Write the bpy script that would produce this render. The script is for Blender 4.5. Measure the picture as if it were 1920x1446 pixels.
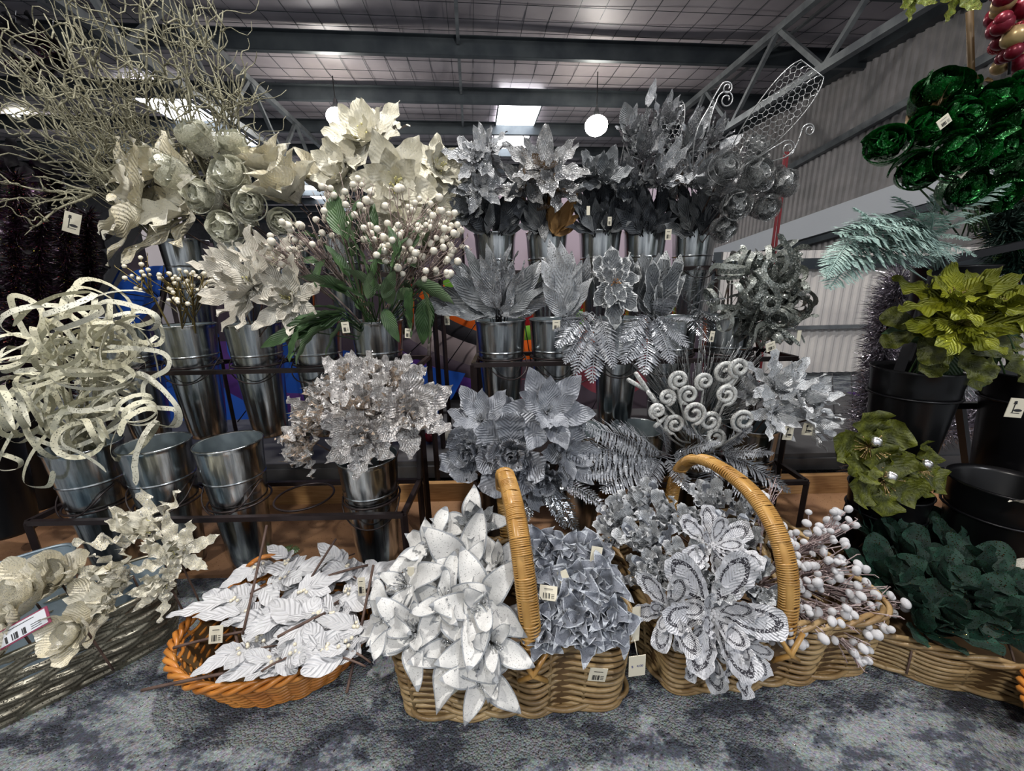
import bpy, math, random
from mathutils import Vector, Matrix, noise
PI = math.pi
C = bpy.context.scene.collection
for o in list(bpy.data.objects): bpy.data.objects.remove(o)
# ---------------- camera, world, lights, exposure ----------------
F = 740.0
CAMZ = 0.85
CM = Matrix.Rotation(math.radians(75.75), 3, 'X') @ Matrix.Rotation(math.radians(-1.2), 3, 'Z')
cd = bpy.data.cameras.new('camera'); cam = bpy.data.objects.new('camera', cd); C.objects.link(cam)
cd.sensor_width = 36; cd.lens = F / 1920 * 36; cd.clip_start = 0.02; cd.clip_end = 200
cam.matrix_world = Matrix.Translation((0, 0, CAMZ)) @ CM.to_4x4()
bpy.context.scene.camera = cam
vs = bpy.context.scene.view_settings
bpy.context.scene.display_settings.display_device = 'sRGB'
vs.view_transform = 'Standard'; vs.look = 'None'; vs.gamma = 1; vs.use_curve_mapping = False; vs.exposure = 0.28
w = bpy.data.worlds.new('hall_air'); bpy.context.scene.world = w; w.use_nodes = True
w.node_tree.nodes['Background'].inputs[0].default_value = (0.92, 0.95, 1.0, 1)
w.node_tree.nodes['Background'].inputs[1].default_value = 0.50
def lamp_light(name, loc, power, radius=0.12, col=(1.0, 0.97, 0.93)):
    l = bpy.data.lights.new(name, 'POINT'); l.energy = power; l.shadow_soft_size = radius; l.color = col
    o = bpy.data.objects.new(name, l); C.objects.link(o); o.location = loc; return o
def area_light(name, loc, target, size, power, col=(1, 1, 1)):
    l = bpy.data.lights.new(name, 'AREA'); l.energy = power; l.size = size; l.color = col
    o = bpy.data.objects.new(name, l); C.objects.link(o); o.location = loc
    o.rotation_euler = (Vector(target) - Vector(loc)).to_track_quat('-Z', 'Y').to_euler(); return o
lamp_light('aisle_light', (0.25, 1.25, 3.5), 270, 0.05, (1.0, 0.97, 0.92))
lamp_light('aisle_light', (-1.6, -1.6, 3.4), 210, 0.10, (1.0, 0.96, 0.88))
lamp_light('aisle_light', (1.9, -2.0, 3.4), 190, 0.10, (0.95, 0.97, 1.0))
lamp_light('aisle_light', (-2.6, 2.6, 3.6), 60, 0.12, (0.95, 0.97, 1.0))

# ---------------- projection helpers (used for measuring the photo) ----------------
def ray(px, py):
    return (CM @ Vector(((px - 960) / F, -(py - 723) / F, -1))).normalized()
def at(px, py, Y):
    d = ray(px, py); return Vector((0, 0, CAMZ)) + d * (Y / d.y)
def atz(px, py, Z):
    d = ray(px, py); return Vector((0, 0, CAMZ)) + d * ((Z - CAMZ) / d.z)
def mpp(p):                                   # metres per photo pixel at a point
    v = CM.transposed() @ (Vector(p) - Vector((0, 0, CAMZ))); return -v.z / F
def lin(c): return tuple(((x / 255) / 12.92 if x / 255 <= 0.04045 else ((x / 255 + 0.055) / 1.055) ** 2.4) for x in c)

# ---------------- object helpers ----------------
class MB:
    def __init__(s): s.v = []; s.f = []; s.uv = []; s.smooth = True
    def tube(s, pts, r, n=6, close=False, cap=True, flat=1.0):
        pts = [Vector(p) for p in pts]; m = len(pts)
        if m < 2: return s
        rr = r if isinstance(r, (list, tuple)) else [r] * m
        b = len(s.v); up = None; 
        for i, p in enumerate(pts):
            if close: t = pts[(i + 1) % m] - pts[(i - 1) % m]
            else: t = pts[min(i + 1, m - 1)] - pts[max(i - 1, 0)]
            if t.length < 1e-9: t = Vector((0, 0, 1))
            t.normalize()
            if up is None: up = t.orthogonal().normalized()
            up = up - t * up.dot(t)
            up = up.normalized() if up.length > 1e-6 else t.orthogonal().normalized()
            sd = t.cross(up)
            for k in range(n):
                a = 2 * PI * k / n
                s.v.append(p + up * (math.cos(a) * rr[i]) + sd * (math.sin(a) * rr[i] * flat))
        L = m if close else m - 1
        for i in range(L):
            i2 = (i + 1) % m
            for k in range(n):
                k2 = (k + 1) % n
                s.f.append((b + i * n + k, b + i * n + k2, b + i2 * n + k2, b + i2 * n + k))
        if cap and not close:
            s.f.append(tuple(b + k for k in range(n))[::-1]); s.f.append(tuple(b + (m - 1) * n + k for k in range(n)))
        return s
    def box(s, c, d, M=None):
        b = len(s.v); c = Vector(c)
        for sx in (-1, 1):
            for sy in (-1, 1):
                for sz in (-1, 1):
                    p = Vector((sx * d[0] / 2, sy * d[1] / 2, sz * d[2] / 2))
                    if M: p = M @ p
                    s.v.append(c + p)
        for q in ((0, 1, 3, 2), (4, 6, 7, 5), (0, 4, 5, 1), (2, 3, 7, 6), (0, 2, 6, 4), (1, 5, 7, 3)): s.f.append(tuple(b + i for i in q))
        return s
    def bar(s, a, b_, w, h=None, upv=(0, 0, 1)):
        a = Vector(a); b_ = Vector(b_); t = (b_ - a); L = t.length; t.normalize(); h = h or w
        u = Vector(upv); u = u - t * u.dot(t)
        u = u.normalized() if u.length > 1e-4 else t.orthogonal().normalized()
        M = Matrix((t, t.cross(u), u)).transposed()
        return s.box((a + b_) / 2, (L, w, h), M)
    def sph(s, c, r, nu=8, nv=6, sc=(1, 1, 1)):
        b = len(s.v); c = Vector(c)
        s.v.append(c + Vector((0, 0, r * sc[2])))
        for j in range(1, nv):
            th = PI * j / nv
            for i in range(nu):
                a = 2 * PI * i / nu
                s.v.append(c + Vector((math.sin(th) * math.cos(a) * r * sc[0], math.sin(th) * math.sin(a) * r * sc[1], math.cos(th) * r * sc[2])))
        s.v.append(c - Vector((0, 0, r * sc[2]))); e = len(s.v) - 1
        for i in range(nu):
            i2 = (i + 1) % nu
            s.f.append((b, b + 1 + i, b + 1 + i2))
            for j in range(nv - 2):
                s.f.append((b + 1 + j * nu + i, b + 1 + (j + 1) * nu + i, b + 1 + (j + 1) * nu + i2, b + 1 + j * nu + i2))
            s.f.append((b + 1 + (nv - 2) * nu + i, e, b + 1 + (nv - 2) * nu + i2))
        return s
    def lathe(s, prof, n=32, c=(0, 0, 0), close=False):
        b = len(s.v); c = Vector(c); m = len(prof)
        for r, z in prof:
            for k in range(n):
                a = 2 * PI * k / n; s.v.append(c + Vector((r * math.cos(a), r * math.sin(a), z)))
        for i in range(m - 1):
            for k in range(n):
                k2 = (k + 1) % n; s.f.append((b + i * n + k, b + i * n + k2, b + (i + 1) * n + k2, b + (i + 1) * n + k))
        return s
    def grid(s, rows):                         # rows of points, open grid
        b = len(s.v); n = len(rows[0])
        for r in rows: s.v.extend(Vector(p) for p in r)
        for i in range(len(rows) - 1):
            for j in range(n - 1):
                s.f.append((b + i * n + j, b + i * n + j + 1, b + (i + 1) * n + j + 1, b + (i + 1) * n + j))
        return s
    def poly(s, pts):
        b = len(s.v); s.v.extend(Vector(p) for p in pts); s.f.append(tuple(range(b, b + len(pts)))); return s
    def slab(s, pts, nrm):                      # a flat polygon given thickness along nrm
        b = len(s.v); n = len(pts); nrm = Vector(nrm)
        s.v.extend(Vector(p) for p in pts); s.v.extend(Vector(p) + nrm for p in pts)
        s.f.append(tuple(range(b, b + n))[::-1]); s.f.append(tuple(range(b + n, b + 2 * n)))
        for i in range(n):
            j = (i + 1) % n; s.f.append((b + i, b + j, b + n + j, b + n + i))
        return s
    def mesh(s, name, m, off=None, uv=None, smooth=True):
        me = bpy.data.meshes.new(name)
        v = [tuple(p - off) for p in s.v] if off is not None else [tuple(p) for p in s.v]
        me.from_pydata(v, [], s.f)
        if uv:
            l = me.uv_layers.new(name='UVMap'); buf = [0.0] * (2 * len(me.loops))
            for i, lp in enumerate(me.loops):
                a = uv[lp.vertex_index]; buf[2 * i] = a[0]; buf[2 * i + 1] = a[1]
            l.data.foreach_set('uv', buf)
        if smooth: me.polygons.foreach_set('use_smooth', [True] * len(me.polygons))
        if m: me.materials.append(m)
        return me
def link(name, me, parent=None, M=None):
    o = bpy.data.objects.new(name, me); C.objects.link(o)
    if parent: o.parent = parent
    if M is not None: o.matrix_basis = M
    return o
def tag(o, label, cat, group=None):
    o['label'] = label; o['category'] = cat
    if group: o['group'] = group
    return o
def thing(name, label, cat, loc=(0, 0, 0), group=None):
    o = bpy.data.objects.new(name, None); C.objects.link(o); o.location = loc; o.empty_display_size = 0.03
    return tag(o, label, cat, group)
def part(name, mb, m, parent, smooth=True, M=None, label=None):
    off = Vector(parent.location) if (parent is not None and parent.type == 'EMPTY' and M is None) else None
    o = link(name, mb.mesh(name, m, off, smooth=smooth), parent, M)
    if label: o['label'] = label
    return o
def struct(name, mb, m, smooth=False, parent=None):
    o = link(name, mb.mesh(name, m, smooth=smooth), parent)
    if not parent: o['kind'] = 'structure'
    return o

# ---------------- materials ----------------
MATS = {}
# meshes of petals are one unit long and scaled down, so their textures use coarser scales
PETALMATS = {'cream_silk', 'cream_gold_leaf', 'cream_glitter', 'iridescent_film', 'silver_film', 'green_foil', 'white_felt', 'white_silk', 'white_ribbed_leaf', 'white_sequin_petal', 'grey_felt', 'slate_velvet', 'grey_velvet_leaf', 'dark_grey_leaf', 'silver_glitter_leaf', 'silver_front_gold_back', 'silver_white_leaf', 'champagne_sequin_leaf', 'lace_edged_leaf', 'lime_velvet', 'olive_velvet', 'green_silk_leaf', 'dark_green_velvet', 'brown_felt_leaf', 'black_plum_leaf', 'dark_purple_foil', 'silver_stamen', 'bronze_leaf', 'yellow_green_glitter'}
def mat(name, col, rough=0.6, metal=0.0, col2=None, nscale=8, glit=0.0, gscale=500, vein=0.0, vfreq=22, back=None,
        edge=None, edgew=0.85, band=None, spec=0.5, trans=0.0, alpha=1.0, bump=0.0, bscale=60, sheen=0.0, stretch=None, rnd=0.10, emit=None, es=1.0, sub=0.0, colorful=0.0):
    m = bpy.data.materials.new(name); m.use_nodes = True; nt = m.node_tree; N = nt.nodes; L = nt.links
    P = N['Principled BSDF']; MATS[name] = m
    def n(t, **k):
        x = N.new(t)
        for a, b in k.items(): setattr(x, a, b)
        return x
    def math_(op, a, b=None, c=None):
        x = n('ShaderNodeMath', operation=op)
        for i, q in enumerate((a, b, c)):
            if q is None: continue
            if isinstance(q, (int, float)): x.inputs[i].default_value = q
            else: L.new(q, x.inputs[i])
        return x.outputs[0]
    def mix(f, a, b):
        x = n('ShaderNodeMix', data_type='RGBA')
        for i, q in ((0, f), (6, a), (7, b)):
            if isinstance(q, (int, float)): x.inputs[i].default_value = q
            elif isinstance(q, tuple): x.inputs[i].default_value = (*q[:3], 1)
            else: L.new(q, x.inputs[i])
        return x.outputs[2]
    if name in PETALMATS: gscale *= .13; nscale *= .22; bscale *= .15
    tc = n('ShaderNodeTexCoord'); co = tc.outputs['Object']
    if stretch:
        mp = n('ShaderNodeMapping'); mp.inputs['Scale'].default_value = stretch; L.new(co, mp.inputs[0]); co = mp.outputs[0]
    c1 = lin(col); base = None
    if col2:
        t = n('ShaderNodeTexNoise'); t.inputs['Scale'].default_value = nscale; t.inputs['Detail'].default_value = 5; L.new(co, t.inputs['Vector'])
        f = n('ShaderNodeMapRange'); f.inputs[1].default_value = .35; f.inputs[2].default_value = .65; L.new(t.outputs[0], f.inputs[0])
        base = mix(f.outputs[0], c1, lin(col2))
    else: base = mix(0.0, c1, c1)
    if back:
        g = n('ShaderNodeNewGeometry'); base = mix(g.outputs['Backfacing'], base, lin(back))
    if vein or edge or band:
        sx = n('ShaderNodeSeparateXYZ'); L.new(tc.outputs['UV'], sx.inputs[0]); U = sx.outputs[0]
        V = math_('ABSOLUTE', math_('MULTIPLY_ADD', sx.outputs[1], 2.0, -1.0))
    if edge:
        e = math_('GREATER_THAN', math_('MAXIMUM', V, math_('MULTIPLY', U, 0.96)), edgew); base = mix(e, base, lin(edge))
    if band:
        uu = math_('MULTIPLY_ADD', U, 1.75, -0.95); d = math_('SQRT', math_('ADD', math_('MULTIPLY', V, V), math_('MULTIPLY', uu, uu)))
        b1 = math_('MULTIPLY', math_('GREATER_THAN', d, 0.50), math_('LESS_THAN', d, 0.70))
        vb = n('ShaderNodeTexVoronoi'); vb.inputs['Scale'].default_value = 75; L.new(tc.outputs['Object'], vb.inputs['Vector'])
        sb = n('ShaderNodeSeparateColor'); L.new(vb.outputs['Color'], sb.inputs[0])
        b1 = math_('MULTIPLY', b1, math_('GREATER_THAN', sb.outputs[1], 0.25))
        base = mix(b1, base, lin(band))
    oi = n('ShaderNodeObjectInfo')
    hs = n('ShaderNodeHueSaturation'); L.new(math_('MULTIPLY_ADD', oi.outputs['Random'], 2 * rnd, 1 - rnd), hs.inputs['Value']); L.new(base, hs.inputs['Color']); base = hs.outputs[0]
    normal = None; rough_s = None; met_s = None
    if bump:
        t = n('ShaderNodeTexNoise'); t.inputs['Scale'].default_value = bscale; t.inputs['Detail'].default_value = 4; L.new(co, t.inputs['Vector'])
        b = n('ShaderNodeBump'); b.inputs['Strength'].default_value = bump; b.inputs['Distance'].default_value = 0.004; L.new(t.outputs[0], b.inputs['Height']); normal = b.outputs[0]
    if vein:
        ph = math_('MULTIPLY_ADD', V, -vfreq * 0.35, math_('MULTIPLY', U, vfreq))
        wv = math_('SINE', math_('MULTIPLY', ph, 3.0))
        mid = math_('MULTIPLY', math_('LESS_THAN', V, 0.06), 1.6)
        h = math_('ADD', wv, mid)
        b = n('ShaderNodeBump'); b.inputs['Strength'].default_value = vein; b.inputs['Distance'].default_value = 0.003; L.new(h, b.inputs['Height'])
        if normal: L.new(normal, b.inputs['Normal'])
        normal = b.outputs[0]
        dk = math_('MULTIPLY_ADD', wv, 0.06 * min(vein, 1), 1.0 - 0.06)
        hv = n('ShaderNodeHueSaturation'); L.new(dk, hv.inputs['Value']); L.new(base, hv.inputs['Color']); base = hv.outputs[0]
    if glit:
        v = n('ShaderNodeTexVoronoi'); v.inputs['Scale'].default_value = gscale; L.new(tc.outputs['Object'], v.inputs['Vector'])
        if not normal: g2 = n('ShaderNodeNewGeometry'); normal = g2.outputs['Normal']
        sc = n('ShaderNodeSeparateColor'); L.new(v.outputs['Color'], sc.inputs[0])
        mask = math_('LESS_THAN', sc.outputs[2], glit)
        a = n('ShaderNodeVectorMath', operation='MULTIPLY_ADD'); L.new(v.outputs['Color'], a.inputs[0]); a.inputs[1].default_value = (1.7, 1.7, 1.7); a.inputs[2].default_value = (-.85, -.85, -.85)
        s_ = n('ShaderNodeVectorMath', operation='SCALE'); L.new(a.outputs[0], s_.inputs[0]); L.new(mask, s_.inputs[3])
        ad = n('ShaderNodeVectorMath', operation='ADD'); L.new(s_.outputs[0], ad.inputs[0]); L.new(normal, ad.inputs[1])
        nm = n('ShaderNodeVectorMath', operation='NORMALIZE'); L.new(ad.outputs[0], nm.inputs[0]); normal = nm.outputs[0]
        gc = tuple(min(1, x * 1.5 + .12) for x in c1)
        if colorful: gcs = mix(colorful, gc, v.outputs['Color'])
        else: gcs = gc
        base = mix(math_('MULTIPLY', mask, 0.85), base, gcs)
        rough_s = math_('MULTIPLY_ADD', mask, 0.22 - rough, rough); met_s = math_('MULTIPLY_ADD', mask, max(0, (.95 if max(c1) < .35 else .55) - metal), metal)
    L.new(base, P.inputs['Base Color'])
    P.inputs['Roughness'].default_value = rough; P.inputs['Metallic'].default_value = metal
    P.inputs['Specular IOR Level'].default_value = spec
    P.inputs['Transmission Weight'].default_value = trans; P.inputs['Alpha'].default_value = alpha
    P.inputs['Sheen Weight'].default_value = sheen
    if rough_s: L.new(rough_s, P.inputs['Roughness'])
    if met_s: L.new(met_s, P.inputs['Metallic'])
    if normal: L.new(normal, P.inputs['Normal'])
    if emit: P.inputs['Emission Color'].default_value = (*emit, 1); P.inputs['Emission Strength'].default_value = es
    return m
M = {}
M['carpet'] = None
M['galv'] = mat('galvanised_steel', (226, 230, 230), 0.19, 1.0, (136, 142, 146), 6, bump=0.22, bscale=9, stretch=(9, 9, 0.45), rnd=0.05)
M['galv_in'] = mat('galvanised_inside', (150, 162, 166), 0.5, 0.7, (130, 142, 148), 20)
M['rack'] = mat('brown_powder_coat', (48, 38, 38), 0.4, 0.3, (38, 30, 30), 20)
M['black'] = mat('black_plastic', (14, 14, 16), 0.28, 0.0, spec=0.4)
M['blackmetal'] = mat('black_metal', (18, 18, 22), 0.35, 0.3)
M['steel'] = mat('grey_steel', (120, 124, 126), 0.45, 0.5, (92, 96, 100), 6)
M['steel_dark'] = mat('purlin_steel', (74, 80, 84), 0.45, 0.6, (56, 62, 68), 3)
M['corr'] = mat('corrugated_sheet', (196, 192, 188), 0.5, 0.0, (176, 172, 170), 3, rnd=0)
M['corr_dark'] = mat('corrugated_sheet_unpainted', (140, 136, 136), 0.5, 0.2, (120, 118, 118), 3, rnd=0)
M['whitebeam'] = mat('white_painted_steel', (190, 194, 200), 0.4)
M['cream'] = mat('cream_silk', (224, 221, 206), 0.6, 0, (208, 203, 182), 9, vein=.2, vfreq=16, sheen=.3, glit=.04, gscale=700)
M['cream_gold'] = mat('cream_gold_leaf', (224, 220, 205), 0.5, 0.05, (204, 196, 170), 9, glit=.10, gscale=600, vein=.35)
M['cream_glit'] = mat('cream_glitter', (224, 221, 206), 0.5, 0.1, (200, 194, 172), 12, glit=.35, gscale=700)
M['film'] = mat('iridescent_film', (206, 206, 188), 0.22, 0.15, (180, 180, 162), 14, glit=.38, gscale=420, alpha=.82, bump=.4, bscale=60)
M['film_silver'] = mat('silver_film', (176, 178, 178), 0.2, 0.6, (120, 122, 124), 14, glit=.35, gscale=420, alpha=.8, bump=.4, bscale=70)
M['film_green'] = mat('green_foil', (14, 104, 36), 0.22, 0.7, (6, 50, 20), 14, glit=.34, gscale=380, bump=.5, bscale=60)
M['white'] = mat('white_felt', (206, 206, 203), 0.75, 0, (194, 194, 192), 14, sheen=.3, edge=(140, 144, 148), edgew=.87, back=(196, 198, 198), glit=.05, gscale=800)  # backs a little darker: shade in the petal gaps put into the colour
M['white_silk'] = mat('white_silk', (228, 226, 216), 0.6, 0, (206, 200, 186), 10, vein=.5, glit=.05, gscale=800)
M['white_leaf'] = mat('white_ribbed_leaf', (212, 213, 215), 0.62, 0, (200, 201, 204), 16, vein=.55, vfreq=12, back=(204, 206, 208))
M['white_seq'] = mat('white_sequin_petal', (212, 213, 216), 0.5, 0.05, (190, 192, 198), 14, vein=.4, vfreq=30, band=(52, 50, 58), glit=.07, gscale=600)
M['grey_felt'] = mat('grey_felt', (118, 123, 133), 0.8, 0, (98, 103, 113), 14, edge=(168, 174, 182), edgew=.86, glit=.10, gscale=700, sheen=.2)
M['slate'] = mat('slate_velvet', (178, 182, 189), 0.6, 0.1, (140, 144, 152), 11, vein=.5, vfreq=22, glit=.14, gscale=700)
M['grey_leaf'] = mat('grey_velvet_leaf', (156, 159, 161), 0.62, 0.1, (122, 126, 129), 12, vein=.6, glit=.10, gscale=600)
M['grey_dark'] = mat('dark_grey_leaf', (92, 96, 101), 0.6, 0.2, (64, 68, 74), 12, vein=.5, glit=.06, gscale=600)
M['silver'] = mat('silver_glitter_leaf', (214, 216, 219), 0.4, 0.2, (160, 164, 169), 13, glit=.38, gscale=480, vein=.6, back=(120, 122, 126))
M['silver_gold'] = mat('silver_front_gold_back', (190, 190, 190), 0.4, 0.35, (134, 136, 138), 13, glit=.38, gscale=420, vein=.4, back=(138, 104, 58))
M['silver_white'] = mat('silver_white_leaf', (228, 230, 232), 0.5, 0.12, (194, 198, 202), 13, glit=.26, gscale=600, vein=.5)
M['champagne'] = mat('champagne_sequin_leaf', (206, 202, 200), 0.4, 0.3, (164, 160, 158), 16, glit=.42, gscale=380, vein=.4, back=(208, 184, 160), bump=.8, bscale=90)
M['lace'] = mat('lace_edged_leaf', (132, 136, 138), 0.6, 0.15, (106, 110, 114), 12, edge=(216, 218, 218), edgew=.84, vein=.5, glit=.12, gscale=500)
M['lime'] = mat('lime_velvet', (148, 152, 30), 0.5, 0.1, (104, 110, 16), 9, vein=.6, vfreq=18, glit=.03, gscale=600)
M['olive'] = mat('olive_velvet', (100, 106, 16), 0.55, 0.05, (50, 56, 6), 14, vein=.15, glit=.05, gscale=600, bump=.5, bscale=80)
M['leafgreen'] = mat('green_silk_leaf', (66, 96, 52), 0.5, 0, (44, 70, 38), 10, vein=.35, back=(96, 118, 84))
M['darkgreen'] = mat('dark_green_velvet', (10, 60, 44), 0.75, 0, (5, 34, 26), 12, vein=.08, glit=.10, gscale=480, sheen=0, colorful=.7)
M['mint'] = mat('mint_frosted', (150, 174, 166), 0.65, 0, (112, 138, 132), 30, glit=.14, gscale=500)
M['fern_silver'] = mat('silver_fern', (182, 186, 191), 0.36, 0.35, (136, 140, 147), 18, glit=.25, gscale=300)
M['fern_dark'] = mat('pewter_fern', (158, 161, 166), 0.42, 0.3, (112, 116, 122), 18, glit=.15, gscale=300)
M['fern_bright'] = mat('bright_silver_fern', (196, 200, 204), 0.22, 0.9, (140, 146, 152), 18, glit=.3, gscale=260)
M['twig'] = mat('frosted_twig', (156, 153, 130), 0.75, 0, (104, 101, 82), 22, glit=.12, gscale=700, bump=.6, bscale=200)
M['brownfelt'] = mat('brown_felt_leaf', (176, 136, 84), 0.7, 0, (146, 108, 62), 12, vein=.1)
M['browntwig'] = mat('brown_stem', (96, 76, 66), 0.7, 0, (70, 52, 46), 30)
M['berrytwig'] = mat('frosted_berry_twig', (168, 154, 146), 0.75, 0, (128, 108, 102), 40, bump=.6, bscale=220)
M['pinktwig'] = mat('pink_white_twig', (190, 174, 172), 0.8, 0, (150, 128, 128), 60, bump=1, bscale=260)
M['berry'] = mat('white_berry', (226, 222, 208), 0.45, 0, (206, 198, 180), 40)
M['snowberry'] = mat('snow_berry', (232, 232, 234), 0.85, 0, (210, 210, 214), 60, bump=.6, bscale=300)
M['pearl'] = mat('pearl', (226, 218, 196), 0.2, 0.1)
M['goldwire'] = mat('gold_wire', (150, 134, 86), 0.35, 0.7)
M['stamen'] = mat('silver_stamen', (170, 172, 174), 0.3, 0.7, glit=.5, gscale=500)
M['goldstamen'] = mat('gold_stamen', (168, 112, 40), 0.4, 0.6)
M['palestamen'] = mat('pale_stamen', (206, 200, 140), 0.5, 0.1)
M['jewel'] = mat('jewel', (226, 228, 230), 0.05, 0.9, glit=.6, gscale=14)
M['ribbon_c'] = mat('cream_glitter_ribbon', (206, 204, 182), 0.55, 0.05, (188, 184, 158), 12, glit=.10, gscale=500, back=(214, 212, 194))
M['ribbon_s'] = mat('silver_glitter_ribbon', (164, 168, 162), 0.35, 0.35, (116, 122, 116), 20, glit=.45, gscale=420, back=(84, 90, 86))
M['curl'] = mat('white_spiral_wrap', (208, 210, 206), 0.5, 0.1, (168, 170, 168), 45, glit=.22, gscale=500)
M['grass'] = mat('silver_glitter_grass', (176, 178, 178), 0.3, 0.7, glit=.3, gscale=600)
M['wicker'] = mat('natural_wicker', (168, 144, 104), 0.38, 0, (128, 102, 66), 14, rnd=.16, bump=.3, bscale=120)
M['wicker_h'] = mat('cane_handle', (186, 146, 84), 0.3, 0, (158, 116, 58), 18, rnd=.05)
M['wicker_d'] = mat('shaded_inner_wicker', (104, 80, 50), 0.6, 0, (74, 54, 32), 16)  # dark copy of the wicker: shade behind the weave put into its colour
M['orange'] = mat('orange_wicker', (198, 132, 60), 0.35, 0, (168, 100, 36), 16, rnd=.16)
M['tub'] = mat('hammered_pewter_tub', (158, 152, 134), 0.32, 0.8, (112, 106, 92), 18, glit=.12, gscale=600)
M['tubrim'] = mat('tub_rim', (190, 184, 164), 0.25, 0.9)
M['zinc'] = mat('pale_zinc', (168, 182, 190), 0.4, 0.55, (140, 156, 166), 14, bump=.6, bscale=30)
M['card'] = mat('cream_card_tag', (214, 208, 188), 0.6, rnd=.05)
M['ink'] = mat('black_ink', (30, 30, 34), 0.6)
M['blueink'] = mat('blue_price_ink', (70, 78, 140), 0.6)
M['maroon'] = mat('maroon_print', (120, 34, 66), 0.5)
M['board'] = mat('brown_board', (150, 114, 82), 0.6, 0, (118, 86, 62), 5, glit=.008, gscale=600, rnd=0)
M['timber'] = mat('timber_kerb', (176, 138, 92), 0.55, 0, (150, 112, 70), 14, stretch=(1, 12, 12))
M['shelf'] = mat('grey_shelf', (84, 84, 86), 0.5, 0.2, (68, 68, 70), 8)
M['tinsel_s'] = mat('silver_tinsel', (188, 184, 192), 0.2, 0.9, (120, 114, 124), 40, glit=.3, gscale=200)
M['tinsel_d'] = mat('purple_black_tinsel', (52, 30, 48), 0.35, 0.5, (14, 8, 14), 60, glit=.12, gscale=260, colorful=.8)
M['darkfoil'] = mat('dark_purple_foil', (44, 16, 44), 0.3, 0.6, (12, 6, 14), 20, glit=.2, gscale=200, colorful=.4)
M['darkleaf'] = mat('black_plum_leaf', (22, 15, 24), 0.55, 0.2, (9, 7, 11), 20)
M['beads_red'] = mat('dark_red_bauble', (110, 16, 36), 0.3, 0.3)
M['beads_glit'] = mat('red_glitter_bauble', (140, 16, 30), 0.35, 0.5, glit=.5, gscale=350)
M['beads_gold'] = mat('champagne_bauble', (176, 150, 104), 0.3, 0.4)
M['brownleaf'] = mat('bronze_leaf', (92, 70, 34), 0.5, 0.3, (60, 44, 22), 14, vein=.5)
M['redpole'] = mat('red_painted_steel', (96, 18, 24), 0.45)
M['lampmetal'] = mat('lamp_housing', (90, 92, 96), 0.4, 0.6)
M['lampglow'] = mat('lamp_glow', (255, 255, 255), 0.4, emit=(1.0, 0.95, 0.82), es=30)
M['skyglow'] = mat('skylight_glow', (255, 255, 255), 0.4, emit=(0.96, 0.97, 1.0), es=10)
M['lilac'] = mat('lilac_panel', (150, 136, 148), 0.6, rnd=0)
def fabric(n, c): M[n] = mat(n + '_ripstop', c, 0.5, spec=.4, rnd=0, bump=.3, bscale=12); return M[n]
for n_, c_ in (('orangecloth', (220, 96, 24)), ('greencloth', (120, 178, 62)), ('blackcloth', (30, 28, 34)), ('greycloth', (128, 116, 118)), ('mauvecloth', (66, 56, 66)), ('purplecloth', (58, 24, 92)), ('bluecloth', (16, 66, 150)), ('redcloth', (160, 24, 34)), ('pinkcloth', (130, 60, 72)), ('whitecloth', (196, 190, 196)), ('tealcloth', (20, 110, 130))): fabric(n_, c_)
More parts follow.
